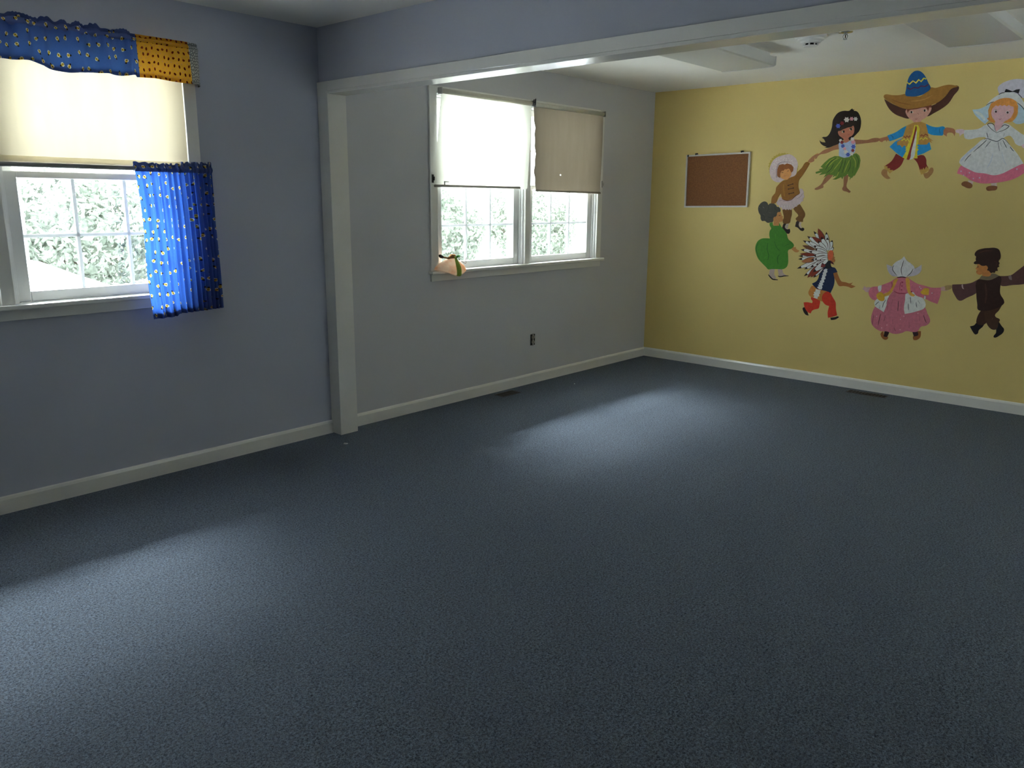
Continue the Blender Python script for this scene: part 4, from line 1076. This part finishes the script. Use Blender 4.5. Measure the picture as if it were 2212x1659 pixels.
# 5 ---- green robe
figure('painted child in profile wearing long green robe, with puffy black hair', (1610, 420), 8.293, (152, 141, 90), [
 ('sock', 0, [((132, 120, 114), [(445, 1330), (530, 1330), (520, 1430), (560, 1505), (500, 1505), (430, 1440)])]),
 ('sock', 0, [((132, 120, 114), [(580, 1330), (650, 1330), (680, 1410), (740, 1452), (600, 1467)])]),
 ('shoe', 1, [((24, 18, 20), line([(412, 1435), (440, 1470), (485, 1515), (530, 1525), (585, 1530)], 22), True)]),
 ('shoe', 1, [((24, 18, 20), line([(585, 1460), (610, 1472), (650, 1470), (700, 1460), (775, 1458)], 20), True)]),
 ('hand', 0, [((138, 98, 54), [(825, 980), (865, 935), (880, 948), (912, 938), (905, 960), (925, 985), (967, 1005), (950, 1030), (900, 1035)])]),
 ('robe', 2, [((48, 100, 28), [(440, 510), (490, 500), (500, 550), (560, 555), (610, 515), (640, 570), (690, 630), (740, 700), (770, 800), (840, 860), (872, 915), (830, 970), (770, 1000), (768, 1100), (765, 1240), (740, 1300), (680, 1337), (560, 1337), (470, 1337), (410, 1342), (370, 1300), (300, 1230), (230, 1150), (190, 1050), (178, 970), (190, 900), (230, 830), (300, 790), (380, 785), (440, 790), (430, 720), (440, 650), (465, 610), (440, 560)]),
   ((34, 74, 22), line([(590, 1255), (578, 1180), (585, 1110), (620, 1075)], 14)), ((36, 80, 24), line([(405, 870), (390, 980), (420, 1090), (400, 1180)], 16)), ((38, 84, 24), line([(690, 935), (740, 905), (785, 890)], 11)), ((36, 78, 24), line([(520, 840), (560, 950), (620, 1010)], 12)),
   ((62, 120, 38), line([(480, 1255), (483, 1315)], 8)), ((60, 118, 38), line([(640, 760), (625, 830)], 8)), ((60, 114, 40), line([(330, 1150), (390, 1100)], 8)), ((62, 120, 40), line([(540, 700), (545, 800)], 10)), ((30, 60, 20), line([(240, 860), (200, 950), (215, 1060), (260, 1160)], 8))]),
 ('face', 3, [((138, 98, 54), [(545, 350), (580, 320), (625, 302), (640, 330), (655, 378), (678, 402), (668, 415), (680, 455), (655, 488), (610, 497), (605, 560), (500, 560), (510, 480), (500, 420), (530, 395), (550, 400)]),
   ((108, 70, 38), line([(508, 420), (520, 400), (540, 405), (530, 440)], 7)), ((26, 18, 16), line([(598, 382), (615, 376), (634, 382)], 10)), ((120, 62, 44), line([(640, 452), (668, 448)], 7))]),
 ('hair', 4, [((50, 50, 44), [(410, 190), (440, 165), (490, 160), (540, 180), (570, 220), (610, 230), (632, 280), (625, 310), (580, 320), (555, 390), (510, 410), (495, 490), (450, 500), (400, 508), (350, 475), (300, 475), (275, 430), (275, 380), (245, 330), (230, 250), (250, 190), (300, 140), (350, 125), (395, 150)]),
   ((34, 34, 30), line([(410, 195), (415, 260), (380, 330)], 10)), ((34, 34, 30), line([(275, 370), (330, 380), (360, 450)], 10)), ((34, 34, 30), line([(400, 400), (460, 420), (495, 400)], 10)), ((34, 34, 30), line([(540, 190), (530, 250), (570, 290)], 8)),
   ((110, 108, 98), line([(312, 222), (328, 232), (336, 246)], 7)), ((96, 95, 86), line([(425, 325), (460, 335)], 7)), ((104, 102, 92), line([(330, 350), (340, 372)], 7)), ((96, 95, 86), line([(362, 415), (366, 450)], 6)), ((100, 98, 88), dot(256, 232, 6))]),
])

# 6 ---- feather headdress
FW, FB, FR = (152, 142, 130), (30, 18, 16), (88, 32, 18)
FEA = [  # base, tip, width, colour, dark tip length
 ((650, 330), (455, 72), 62, FW), ((690, 320), (672, 88), 62, FW), ((600, 330), (345, 158), 66, FW), ((560, 380), (272, 232), 60, FW), ((560, 370), (355, 240), 55, FW),
 ((560, 440), (235, 388), 66, FW), ((600, 500), (198, 498), 60, FW), ((560, 520), (192, 553), 62, FW), ((580, 560), (170, 714), 66, FW), ((600, 590), (292, 724), 56, FW),
 ((600, 620), (290, 842), 64, FW), ((640, 640), (458, 864), 66, FW),
 ((640, 280), (532, 26), 78, FR), ((640, 300), (425, 168), 62, FR), ((480, 390), (262, 318), 52, (72, 42, 22)), ((480, 480), (218, 462), 50, FR), ((500, 540), (245, 598), 74, (112, 66, 36)), ((560, 640), (348, 870), 66, FR), ((600, 660), (405, 864), 62, FR),
 ((720, 400), (800, 352), 60, FW), ((720, 390), (775, 228), 64, FW), ((700, 410), (690, 180), 72, FW), ((690, 400), (590, 170), 80, FW), ((680, 420), (530, 235), 66, FW),
 ((690, 440), (455, 320), 74, FW), ((690, 450), (440, 430), 50, FR), ((690, 460), (480, 370), 66, FW), ((700, 470), (370, 420), 60, FW), ((700, 480), (455, 495), 72, FW), ((700, 500), (410, 570), 66, FW),
 ((700, 515), (470, 555), 60, FW), ((700, 540), (400, 690), 70, FW), ((700, 545), (560, 570), 60, FW), ((690, 570), (500, 650), 70, FW), ((690, 580), (450, 770), 90, FW), ((690, 600), (580, 690), 70, (88, 36, 34)), ((700, 560), (610, 640), 60, FW)]
hd = []
for i, (b, t_, w, c) in enumerate(FEA):
    hd.append(((58, 40, 32), feather(*b, *t_, w*1.28, 0, 0.93), False))
    hd.append((c, feather(*b, *t_, w), False))
    if c == FW:
        hd.append((FB, feather(*b, *t_, w*1.02, 0.82, 1.0), False))
        if i % 2: hd.append(((118, 106, 98), line([(b[0]+(t_[0]-b[0])*.15, b[1]+(t_[1]-b[1])*.15), (b[0]+(t_[0]-b[0])*.75, b[1]+(t_[1]-b[1])*.75)], 4)))
figure('painted child in orange leggings running with large white and red feather headdress', (1700, 490), 7.9, (130, 115, 69), [
 ('shoe', 0, [((24, 16, 14), [(268, 1385), (300, 1370), (345, 1440), (370, 1515), (320, 1500), (275, 1430)])]),
 ('shoe', 0, [((24, 16, 14), [(740, 1550), (820, 1540), (875, 1528), (887, 1545), (830, 1580), (750, 1592)])]),
 ('legging', 1, [((128, 32, 17), [(415, 1180), (480, 1210), (560, 1250), (555, 1340), (540, 1390), (470, 1410), (430, 1430), (405, 1477), (360, 1460), (300, 1370), (285, 1290), (340, 1285), (430, 1302), (437, 1270), (410, 1230)])]),
 ('loincloth', 2, [((122, 77, 32), [(430, 1005), (500, 1030), (570, 1060), (720, 1100), (690, 1150), (620, 1272), (540, 1250), (480, 1220), (400, 1190), (365, 1130), (390, 1060)]),
   ((148, 138, 126), [(490, 1060), (580, 1085), (560, 1110), (572, 1130), (548, 1150), (555, 1185), (530, 1190), (520, 1230), (450, 1205), (470, 1180), (445, 1160), (468, 1140), (458, 1115), (485, 1105)], False)]),
 ('legging', 3, [((128, 32, 17), [(605, 1170), (680, 1105), (730, 1120), (780, 1200), (830, 1290), (835, 1400), (857, 1510), (800, 1530), (700, 1552), (695, 1460), (720, 1350), (660, 1330), (605, 1260)])]),
 ('arm', 1, [((108, 65, 30), [(780, 780), (850, 760), (880, 840), (930, 930), (1000, 945), (1070, 965), (1125, 948), (1092, 987), (1172, 1015), (1100, 1045), (1050, 1025), (960, 1010), (890, 1010), (840, 930), (800, 850)])]),
 ('vest', 2, [((16, 24, 44), [(680, 620), (740, 590), (760, 680), (820, 700), (862, 772), (790, 790), (812, 900), (800, 1000), (740, 1135), (680, 1100), (570, 1075), (500, 1050), (425, 970), (510, 920), (550, 820), (545, 750), (620, 700)]),
   ((152, 142, 132), [(650, 720), (697, 700), (685, 745), (692, 770), (668, 790), (672, 830), (650, 850), (660, 890), (632, 900), (638, 940), (610, 960), (622, 990), (598, 1005), (605, 1035), (590, 1070), (548, 1066), (512, 1032), (545, 1010), (528, 990), (556, 980), (545, 955), (572, 950), (560, 925), (588, 910), (585, 880), (600, 860), (600, 830), (615, 810), (608, 785), (628, 770), (625, 735)], False)]),
 ('headdress', 4, hd),
 ('face', 9, [((112, 66, 32), [(750, 410), (785, 425), (800, 480), (796, 505), (822, 522), (806, 540), (822, 570), (806, 605), (760, 590), (740, 500)]),
   ((155, 62, 36), [(700, 490), (718, 420), (755, 398), (785, 420), (782, 520), (765, 572), (718, 562)]), ((60, 34, 20), line([(790, 470), (802, 474)], 7))]),
 ('braid', 9, [((20, 24, 26), [(680, 610), (720, 575), (755, 580), (745, 625), (755, 700), (680, 720), (655, 660)]), ((62, 22, 22), [(745, 575), (775, 595), (803, 642), (775, 632), (752, 615)])]),
])

# 7 ---- pink dress seen from behind
PK, DK = (118, 63, 68), (46, 20, 24)
figure('painted girl seen from behind in pointed white cap and pink dress, arms outstretched', (1840, 540), 7.9, (119, 106, 61), [
 ('hand', 0, [((116, 92, 88), [(325, 635), (305, 712), (240, 715), (215, 690), (172, 660), (205, 650), (200, 625), (225, 620), (240, 640), (270, 635)])]),
 ('hand', 0, [((116, 92, 82), [(1505, 650), (1600, 620), (1690, 640), (1640, 690), (1510, 695)])]),
 ('clog', 0, [((84, 48, 18), [(540, 1385), (560, 1470), (612, 1480), (617, 1510), (560, 1532), (490, 1440), (510, 1400)]), ((30, 16, 16), [(560, 1375), (647, 1385), (620, 1450), (600, 1482), (545, 1475)])]),
 ('clog', 0, [((84, 48, 18), [(1120, 1385), (1182, 1385), (1162, 1500), (1062, 1537), (1045, 1510), (1050, 1470), (1130, 1455)]), ((30, 16, 16), [(1030, 1390), (1122, 1385), (1132, 1452), (1060, 1478)])]),
 ('skirt', 1, [((112, 62, 66), [(720, 700), (820, 735), (940, 730), (1000, 780), (1100, 900), (1240, 970), (1290, 1080), (1337, 1220), (1270, 1290), (1180, 1310), (1120, 1390), (1040, 1400), (930, 1385), (850, 1417), (720, 1432), (600, 1390), (480, 1382), (350, 1280), (328, 1190), (350, 1070), (400, 965), (500, 900), (640, 780)])] +
   [(DK, line(p, 11)) for p in ([(495, 1090), (470, 1180), (450, 1290)], [(795, 870), (792, 960), (785, 1045)], [(1225, 1110), (1245, 1180), (1275, 1245)])] + [((78, 40, 44), line(p, 9)) for p in ([(575, 1110), (560, 1170), (545, 1220)], [(720, 1325), (735, 1360), (755, 1390)], [(980, 1230), (980, 1340)], [(375, 1100), (360, 1190), (352, 1285)], [(690, 1180), (700, 1270)], [(1150, 1120), (1160, 1220)], [(700, 850), (680, 930)], [(625, 880), (600, 1030)], [(845, 900), (840, 1020)])] + [((150, 100, 100), dot(x, y, 9)) for x, y in ((425, 1130), (600, 1280), (830, 1185), (890, 1130), (510, 1330), (825, 1360), (1130, 1080))]),
 ('apron', 3, [((128, 128, 114), [(640, 775), (610, 850), (590, 950), (545, 1060), (470, 1010), (400, 960), (388, 890), (450, 825), (560, 800)])] +
   [((36, 38, 36), line(p, 10)) for p in ([(580, 850), (545, 910), (520, 985)], [(465, 880), (430, 910), (402, 942)], [(480, 940), (472, 1000)], [(620, 820), (590, 920)])]),
 ('apron', 3, [((128, 128, 114), [(930, 735), (1040, 715), (1100, 780), (1220, 830), (1255, 970), (1080, 1055), (905, 1092), (890, 1000), (910, 860)])] +
   [((36, 38, 36), line(p, 10)) for p in ([(998, 800), (1005, 850), (1012, 915)], [(965, 910), (965, 960), (972, 1028)], [(1098, 890), (1100, 930), (1112, 982)], [(1130, 860), (1165, 920)])]),
 ('blouse', 4, [(PK, [(720, 500), (780, 475), (960, 475), (1010, 510), (1120, 575), (1250, 610), (1350, 640), (1522, 643), (1517, 750), (1462, 922), (1350, 880), (1250, 830), (1130, 790), (1010, 722), (940, 742), (820, 745), (720, 705), (650, 712), (540, 750), (430, 835), (388, 858), (288, 750), (330, 640), (450, 620), (560, 580), (680, 530)]),
   ((142, 132, 120), [(450, 620), (512, 600), (495, 700), (462, 715)]), ((142, 132, 120), [(1240, 780), (1262, 790), (1255, 845), (1235, 835)]), ((142, 132, 120), [(1030, 715), (1060, 725), (1080, 765), (1040, 745)]),
   ((144, 98, 26), [(425, 760), (500, 720), (545, 762), (552, 860), (500, 872), (440, 830)]), ((144, 98, 26), [(1170, 720), (1250, 650), (1322, 660), (1312, 770), (1200, 752)]),
   ((138, 94, 34), [(725, 510), (792, 488), (762, 560), (720, 650), (670, 730), (560, 792), (538, 762), (640, 700), (695, 610)]), ((138, 94, 34), [(918, 485), (972, 485), (992, 600), (1012, 715), (1082, 770), (1060, 792), (978, 755), (938, 650)]),
   ((92, 28, 40), line([(870, 548), (850, 545), (828, 590), (818, 690)], 10)), ((92, 28, 40), dot(868, 552, 13)), ((92, 28, 40), dot(856, 615, 12)), ((92, 28, 40), dot(850, 680, 14, 10)),
   ((84, 22, 34), line([(722, 702), (790, 735), (860, 742), (945, 735)], 13)), ((84, 28, 36), line([(680, 540), (690, 590), (685, 640)], 8)), ((84, 22, 34), dot(1022, 710, 14, 9)),
   ((84, 28, 36), line([(1040, 605), (1025, 640)], 7)), ((160, 120, 118), dot(1160, 630, 9)), ((160, 120, 118), dot(1370, 735, 9)), ((160, 120, 118), dot(1180, 655, 8))]),
 ('cap', 5, [((114, 109, 106), [(595, 245), (690, 285), (770, 390), (800, 455), (690, 442), (620, 360)]), ((114, 109, 106), [(1192, 250), (1182, 360), (1100, 430), (950, 457), (1030, 330), (1100, 310)]),
   ((130, 124, 116), [(895, 108), (940, 180), (1010, 230), (1072, 310), (1020, 390), (950, 450), (860, 467), (780, 450), (710, 360), (690, 290), (760, 200), (840, 160)]),
   ((34, 30, 26), line([(717, 262), (700, 300), (705, 350), (772, 436)], 11)), ((34, 30, 26), line([(888, 178), (868, 250), (845, 330), (860, 438)], 11)), ((34, 30, 26), line([(1050, 320), (1010, 390), (943, 450)], 11)), ((70, 64, 60), line([(650, 295), (700, 290)], 7)), ((70, 64, 60), line([(1070, 320), (1130, 290)], 8)), ((84, 76, 70), line([(690, 438), (760, 440)], 8)),
   ((36, 14, 14), line([(772, 470), (860, 460), (928, 470)], 18))]),
])

# 8 ---- dark brown boy
figure('painted curly haired boy in dark brown jacket and boots at right edge', (2030, 520), 7.538, (109, 99, 56), [
 ('hand', 0, [((88, 74, 42), [(215, 725), (100, 730), (78, 745), (90, 775), (85, 805), (120, 805), (205, 765)])]),
 ('boot', 0, [((10, 8, 9), [(490, 1395), (560, 1375), (600, 1335), (745, 1320), (700, 1400), (635, 1460), (620, 1510), (580, 1527), (550, 1500)])]),
 ('boot', 0, [((10, 8, 9), [(920, 1400), (960, 1315), (1010, 1390), (1047, 1440), (1035, 1490), (980, 1540), (885, 1577), (875, 1560), (915, 1500)])]),
 ('trousers', 1, [((34, 20, 12), [(690, 1120), (780, 1090), (770, 1320), (700, 1372), (600, 1342), (598, 1290), (630, 1200)]), ((38, 24, 14), [(750, 1110), (930, 1080), (1020, 1040), (960, 1140), (900, 1210), (910, 1240), (980, 1285), (960, 1330), (920, 1442), (840, 1440), (750, 1312)]), ((64, 50, 38), line([(865, 1255), (850, 1285)], 8))]),
 ('sleeve', 2, [((48, 31, 28), [(205, 713), (500, 690), (640, 622), (640, 700), (620, 825), (440, 930), (320, 977), (240, 880), (205, 800)]), ((100, 88, 80), [(360, 715), (378, 710), (382, 755), (398, 790), (370, 778), (358, 750)])]),
 ('sleeve', 2, [((48, 31, 26), [(940, 575), (1160, 560), (1260, 490), (1372, 405), (1450, 350), (1480, 560), (1450, 680), (1372, 705), (1200, 720), (970, 718)]), ((78, 68, 60), [(1115, 578), (1162, 558), (1172, 600), (1176, 640), (1140, 632)])]),
 ('jacket', 3, [((26, 15, 11), [(640, 622), (810, 635), (900, 605), (965, 570), (1002, 600), (990, 720), (985, 860), (1052, 1000), (1030, 1040), (930, 1100), (690, 1142), (620, 1120), (612, 1040), (600, 950), (595, 830), (590, 690)]), ((36, 22, 17), line([(740, 700), (760, 860), (740, 1020)], 30))]),
 ('collar', 5, [((66, 60, 42), [(690, 565), (830, 540), (880, 533), (968, 570), (900, 610), (810, 642), (640, 625)])]),
 ('face', 5, [((106, 70, 32), [(610, 375), (690, 390), (770, 395), (790, 480), (835, 530), (822, 572), (690, 572), (695, 545), (650, 555), (605, 535), (593, 500), (610, 475), (578, 455), (605, 428)]), ((20, 13, 10), line([(605, 438), (620, 426), (638, 430)], 9)), ((78, 42, 22), line([(596, 502), (620, 500)], 6))]),
 ('hair', 6, [((22, 11, 7), [(600, 165), (690, 130), (800, 118), (900, 116), (960, 140), (988, 200), (988, 290), (960, 335), (975, 365), (962, 400), (970, 420), (940, 440), (948, 490), (905, 500), (900, 520), (860, 518), (838, 527), (800, 490), (770, 480), (785, 440), (760, 405), (720, 410), (680, 405), (640, 380), (580, 382), (555, 370), (562, 345), (590, 325), (585, 300), (592, 260), (568, 232)]), ((40, 22, 14), line([(640, 200), (740, 165), (860, 165)], 14)), ((38, 20, 14), line([(880, 330), (930, 360), (910, 420)], 10))]),
])
# ------------------------------------------------------------------ outside the windows
def snow():
    g = G('pale_snowy_ground'); o = g.obj(); nz = g.noise(o, 2.2, 5)
    return g.end(g.bsdf(g.mix(g.ramp(nz, .3, .7), (0.78, 0.79, 0.79), (0.86, 0.87, 0.87)), .9, 0, g.bump(g.noise(o, 9, 4), .4, .03)))
def gh(x, y):
    z = -0.05 + 0.02*math.sin(x*1.7+y)
    b = math.exp(-((y-2.7)/0.75)**2)
    ridge = 0.70+0.42*math.exp(-((x+1.0)/0.75)**2) - 0.10*math.exp(-((x-1.2)/1.2)**2) + 0.05*math.sin(x*2.3)
    z += b*ridge
    if y > 2.7: z = max(z, 0.45+0.1*math.sin(x*.9))
    return z
bm = nb()
sheet(bm, 90, 60, lambda u, v: Vector((-9+24*u, WT+0.02+13.5*v**1.5, gh(-9+24*u, WT+0.02+13.5*v**1.5))), lambda u, v: (u, v))
o = finish('ground', bm, snow()); o['kind'] = 'structure'
bm = nb()
sheet(bm, 30, 20, lambda u, v: Vector((-9+20*u, YR-WT-0.02-9*v, -0.1+0.03*math.sin(u*20+v*7))), lambda u, v: (u, v))
o = finish('ground', bm, bpy.data.materials['pale_snowy_ground']); o['kind'] = 'structure'
bm = nb(); box(bm, XN-0.6, XF+0.6, WT, 1.02, 2.44, 2.56); box(bm, XN-0.6, XF+0.6, 0.99, 1.02, 2.34, 2.56)
o = finish('eaves', bm, M_vinyl); o['kind'] = 'structure'

def leaf_mat():
    g = G('shrub_leaf'); o = g.obj(); nz = g.noise(o, 7, 3)
    c = g.mix(g.ramp(nz, .3, .7), (0.14, 0.165, 0.13), (0.37, 0.40, 0.34))
    return g.end(fabric_shader(g, c, c, 0.35))
M_shrubleaf = leaf_mat()
M_bark = plain('shrub_bark', (0.10, 0.08, 0.06), .9)
def shrub(x, y, z, rx, ry, rz, n, label, seed, ls=0.042):
    n = int(n*1.6)
    rnd = random.Random(seed)
    t = thing('shrub', (x, y, z), label, 'shrub', 'shrubs outside the windows')
    bm = nb()
    for k in range(7):
        a = 2*PI*k/7+rnd.random(); r = .55+.3*rnd.random()
        tube(bm, [(x, y, z), (x+rx*.25*math.cos(a), y+ry*.25*math.sin(a), z+rz*.5), (x+rx*r*math.cos(a), y+ry*r*math.sin(a), z+rz*(1.0+.5*rnd.random()))], [0.022, 0.014, 0.005], 6)
    finish('stems', bm, M_bark, t)
    bm = nb()
    lump = [(rnd.uniform(0, 2*PI), rnd.uniform(.25, PI*.8), rnd.uniform(.10, .22)) for _ in range(26)]
    for k in range(n):
        ph = rnd.uniform(0, 2*PI); ct = rnd.uniform(-0.92, 1); st = math.sqrt(1-ct*ct)
        d = Vector((st*math.cos(ph), st*math.sin(ph), ct))
        rr = 0.78
        for (a, b, c) in lump:
            q = Vector((math.sin(b)*math.cos(a), math.sin(b)*math.sin(a), math.cos(b)))
            rr += c*math.exp(-((1-d.dot(q))/0.05))
        rr *= rnd.uniform(.72, 1.0)
        p = Vector((x+d.x*rx*rr, y+d.y*ry*rr, z+rz+d.z*rz*rr))
        nv = (d+Vector((rnd.gauss(0, .6), rnd.gauss(0, .6), rnd.gauss(0, .6)))).normalized()
        a = nv.cross(Vector((rnd.random()-.5, rnd.random()-.5, rnd.random()-.5))).normalized(); b = nv.cross(a)
        L = ls*rnd.uniform(.7, 1.3)
        vs = [bm.verts.new(p+a*L), bm.verts.new(p+b*L*.42+nv*L*.12), bm.verts.new(p-a*L), bm.verts.new(p-b*L*.42+nv*L*.12)]
        bm.faces.new(vs)
    finish('foliage', bm, M_shrubleaf, t)
shrub(0.08, 4.15, 0.45, 0.95, 0.75, 0.68, 5200, 'large rounded shrub outside near window, behind its middle panes', 3)
shrub(-1.35, 5.6, 0.45, 1.1, 0.9, 1.05, 3600, 'taller shrub outside near window, behind the white lattice', 4, .05)
shrub(1.75, 4.6, 0.45, 0.9, 0.8, 0.9, 3200, 'shrub outside near window showing beside the blue curtain', 5)
shrub(4.25, 3.7, 0.40, 0.95, 0.75, 0.62, 4600, 'shrub outside far window, behind its left panes', 6)
shrub(6.75, 4.2, 0.40, 1.05, 0.8, 0.62, 4600, 'shrub outside far window, behind its right panes', 8)
shrub(5.6, 7.2, 0.45, 1.5, 1.0, 1.0, 4200, 'taller shrub far behind the others outside far window', 9, .05)
# lattice fence panel
lt = thing('lattice_panel', (-1.25, 3.35, 0.85), 'white diamond lattice panel outside near window at far left', 'fence panel')
x0, x1, z0, z1, yl = -1.95, -0.62, 0.85, 1.52, 3.35
bm = nb()
box(bm, x0, x1, yl-.02, yl+.02, z0, z0+.04); box(bm, x0, x1, yl-.02, yl+.02, z1-.04, z1)
box(bm, x0, x0+.04, yl-.02, yl+.02, z0+.04, z1-.04); box(bm, x1-.04, x1, yl-.02, yl+.02, z0+.04, z1-.04)
box(bm, x0+.2, x0+.26, yl-.02, yl+.03, 0.3, z0); box(bm, x1-.3, x1-.24, yl-.02, yl+.03, 0.3, z0)
finish('frame', bm, M_vinyl, lt)
for s, yo in ((1, -.006), (-1, .006)):
    bm = nb(); st = 0.085
    k = x0-(z1-z0)
    while k < x1:
        xa, xb = k, k+(z1-z0)
        a0, b0 = max(xa, x0), min(xb, x1)
        if b0-a0 > .03:
            za, zb = z0+(a0-xa), z0+(b0-xa)
            if s < 0: za, zb = z1-(a0-xa), z1-(b0-xa)
            w = 0.020
            vs = [(a0, za-w), (b0, zb-w), (b0, zb+w), (a0, za+w)]
            f = [bm.verts.new((p[0], yl+yo-.005, min(z1, max(z0, p[1])))) for p in vs]; r = [bm.verts.new((p[0], yl+yo+.005, min(z1, max(z0, p[1])))) for p in vs]
            bm.faces.new(f); bm.faces.new(r)
            for i in range(4): bm.faces.new((f[i], f[(i+1) % 4], r[(i+1) % 4], r[i]))
        k += st
    finish('slats', bm, M_vinyl, lt)
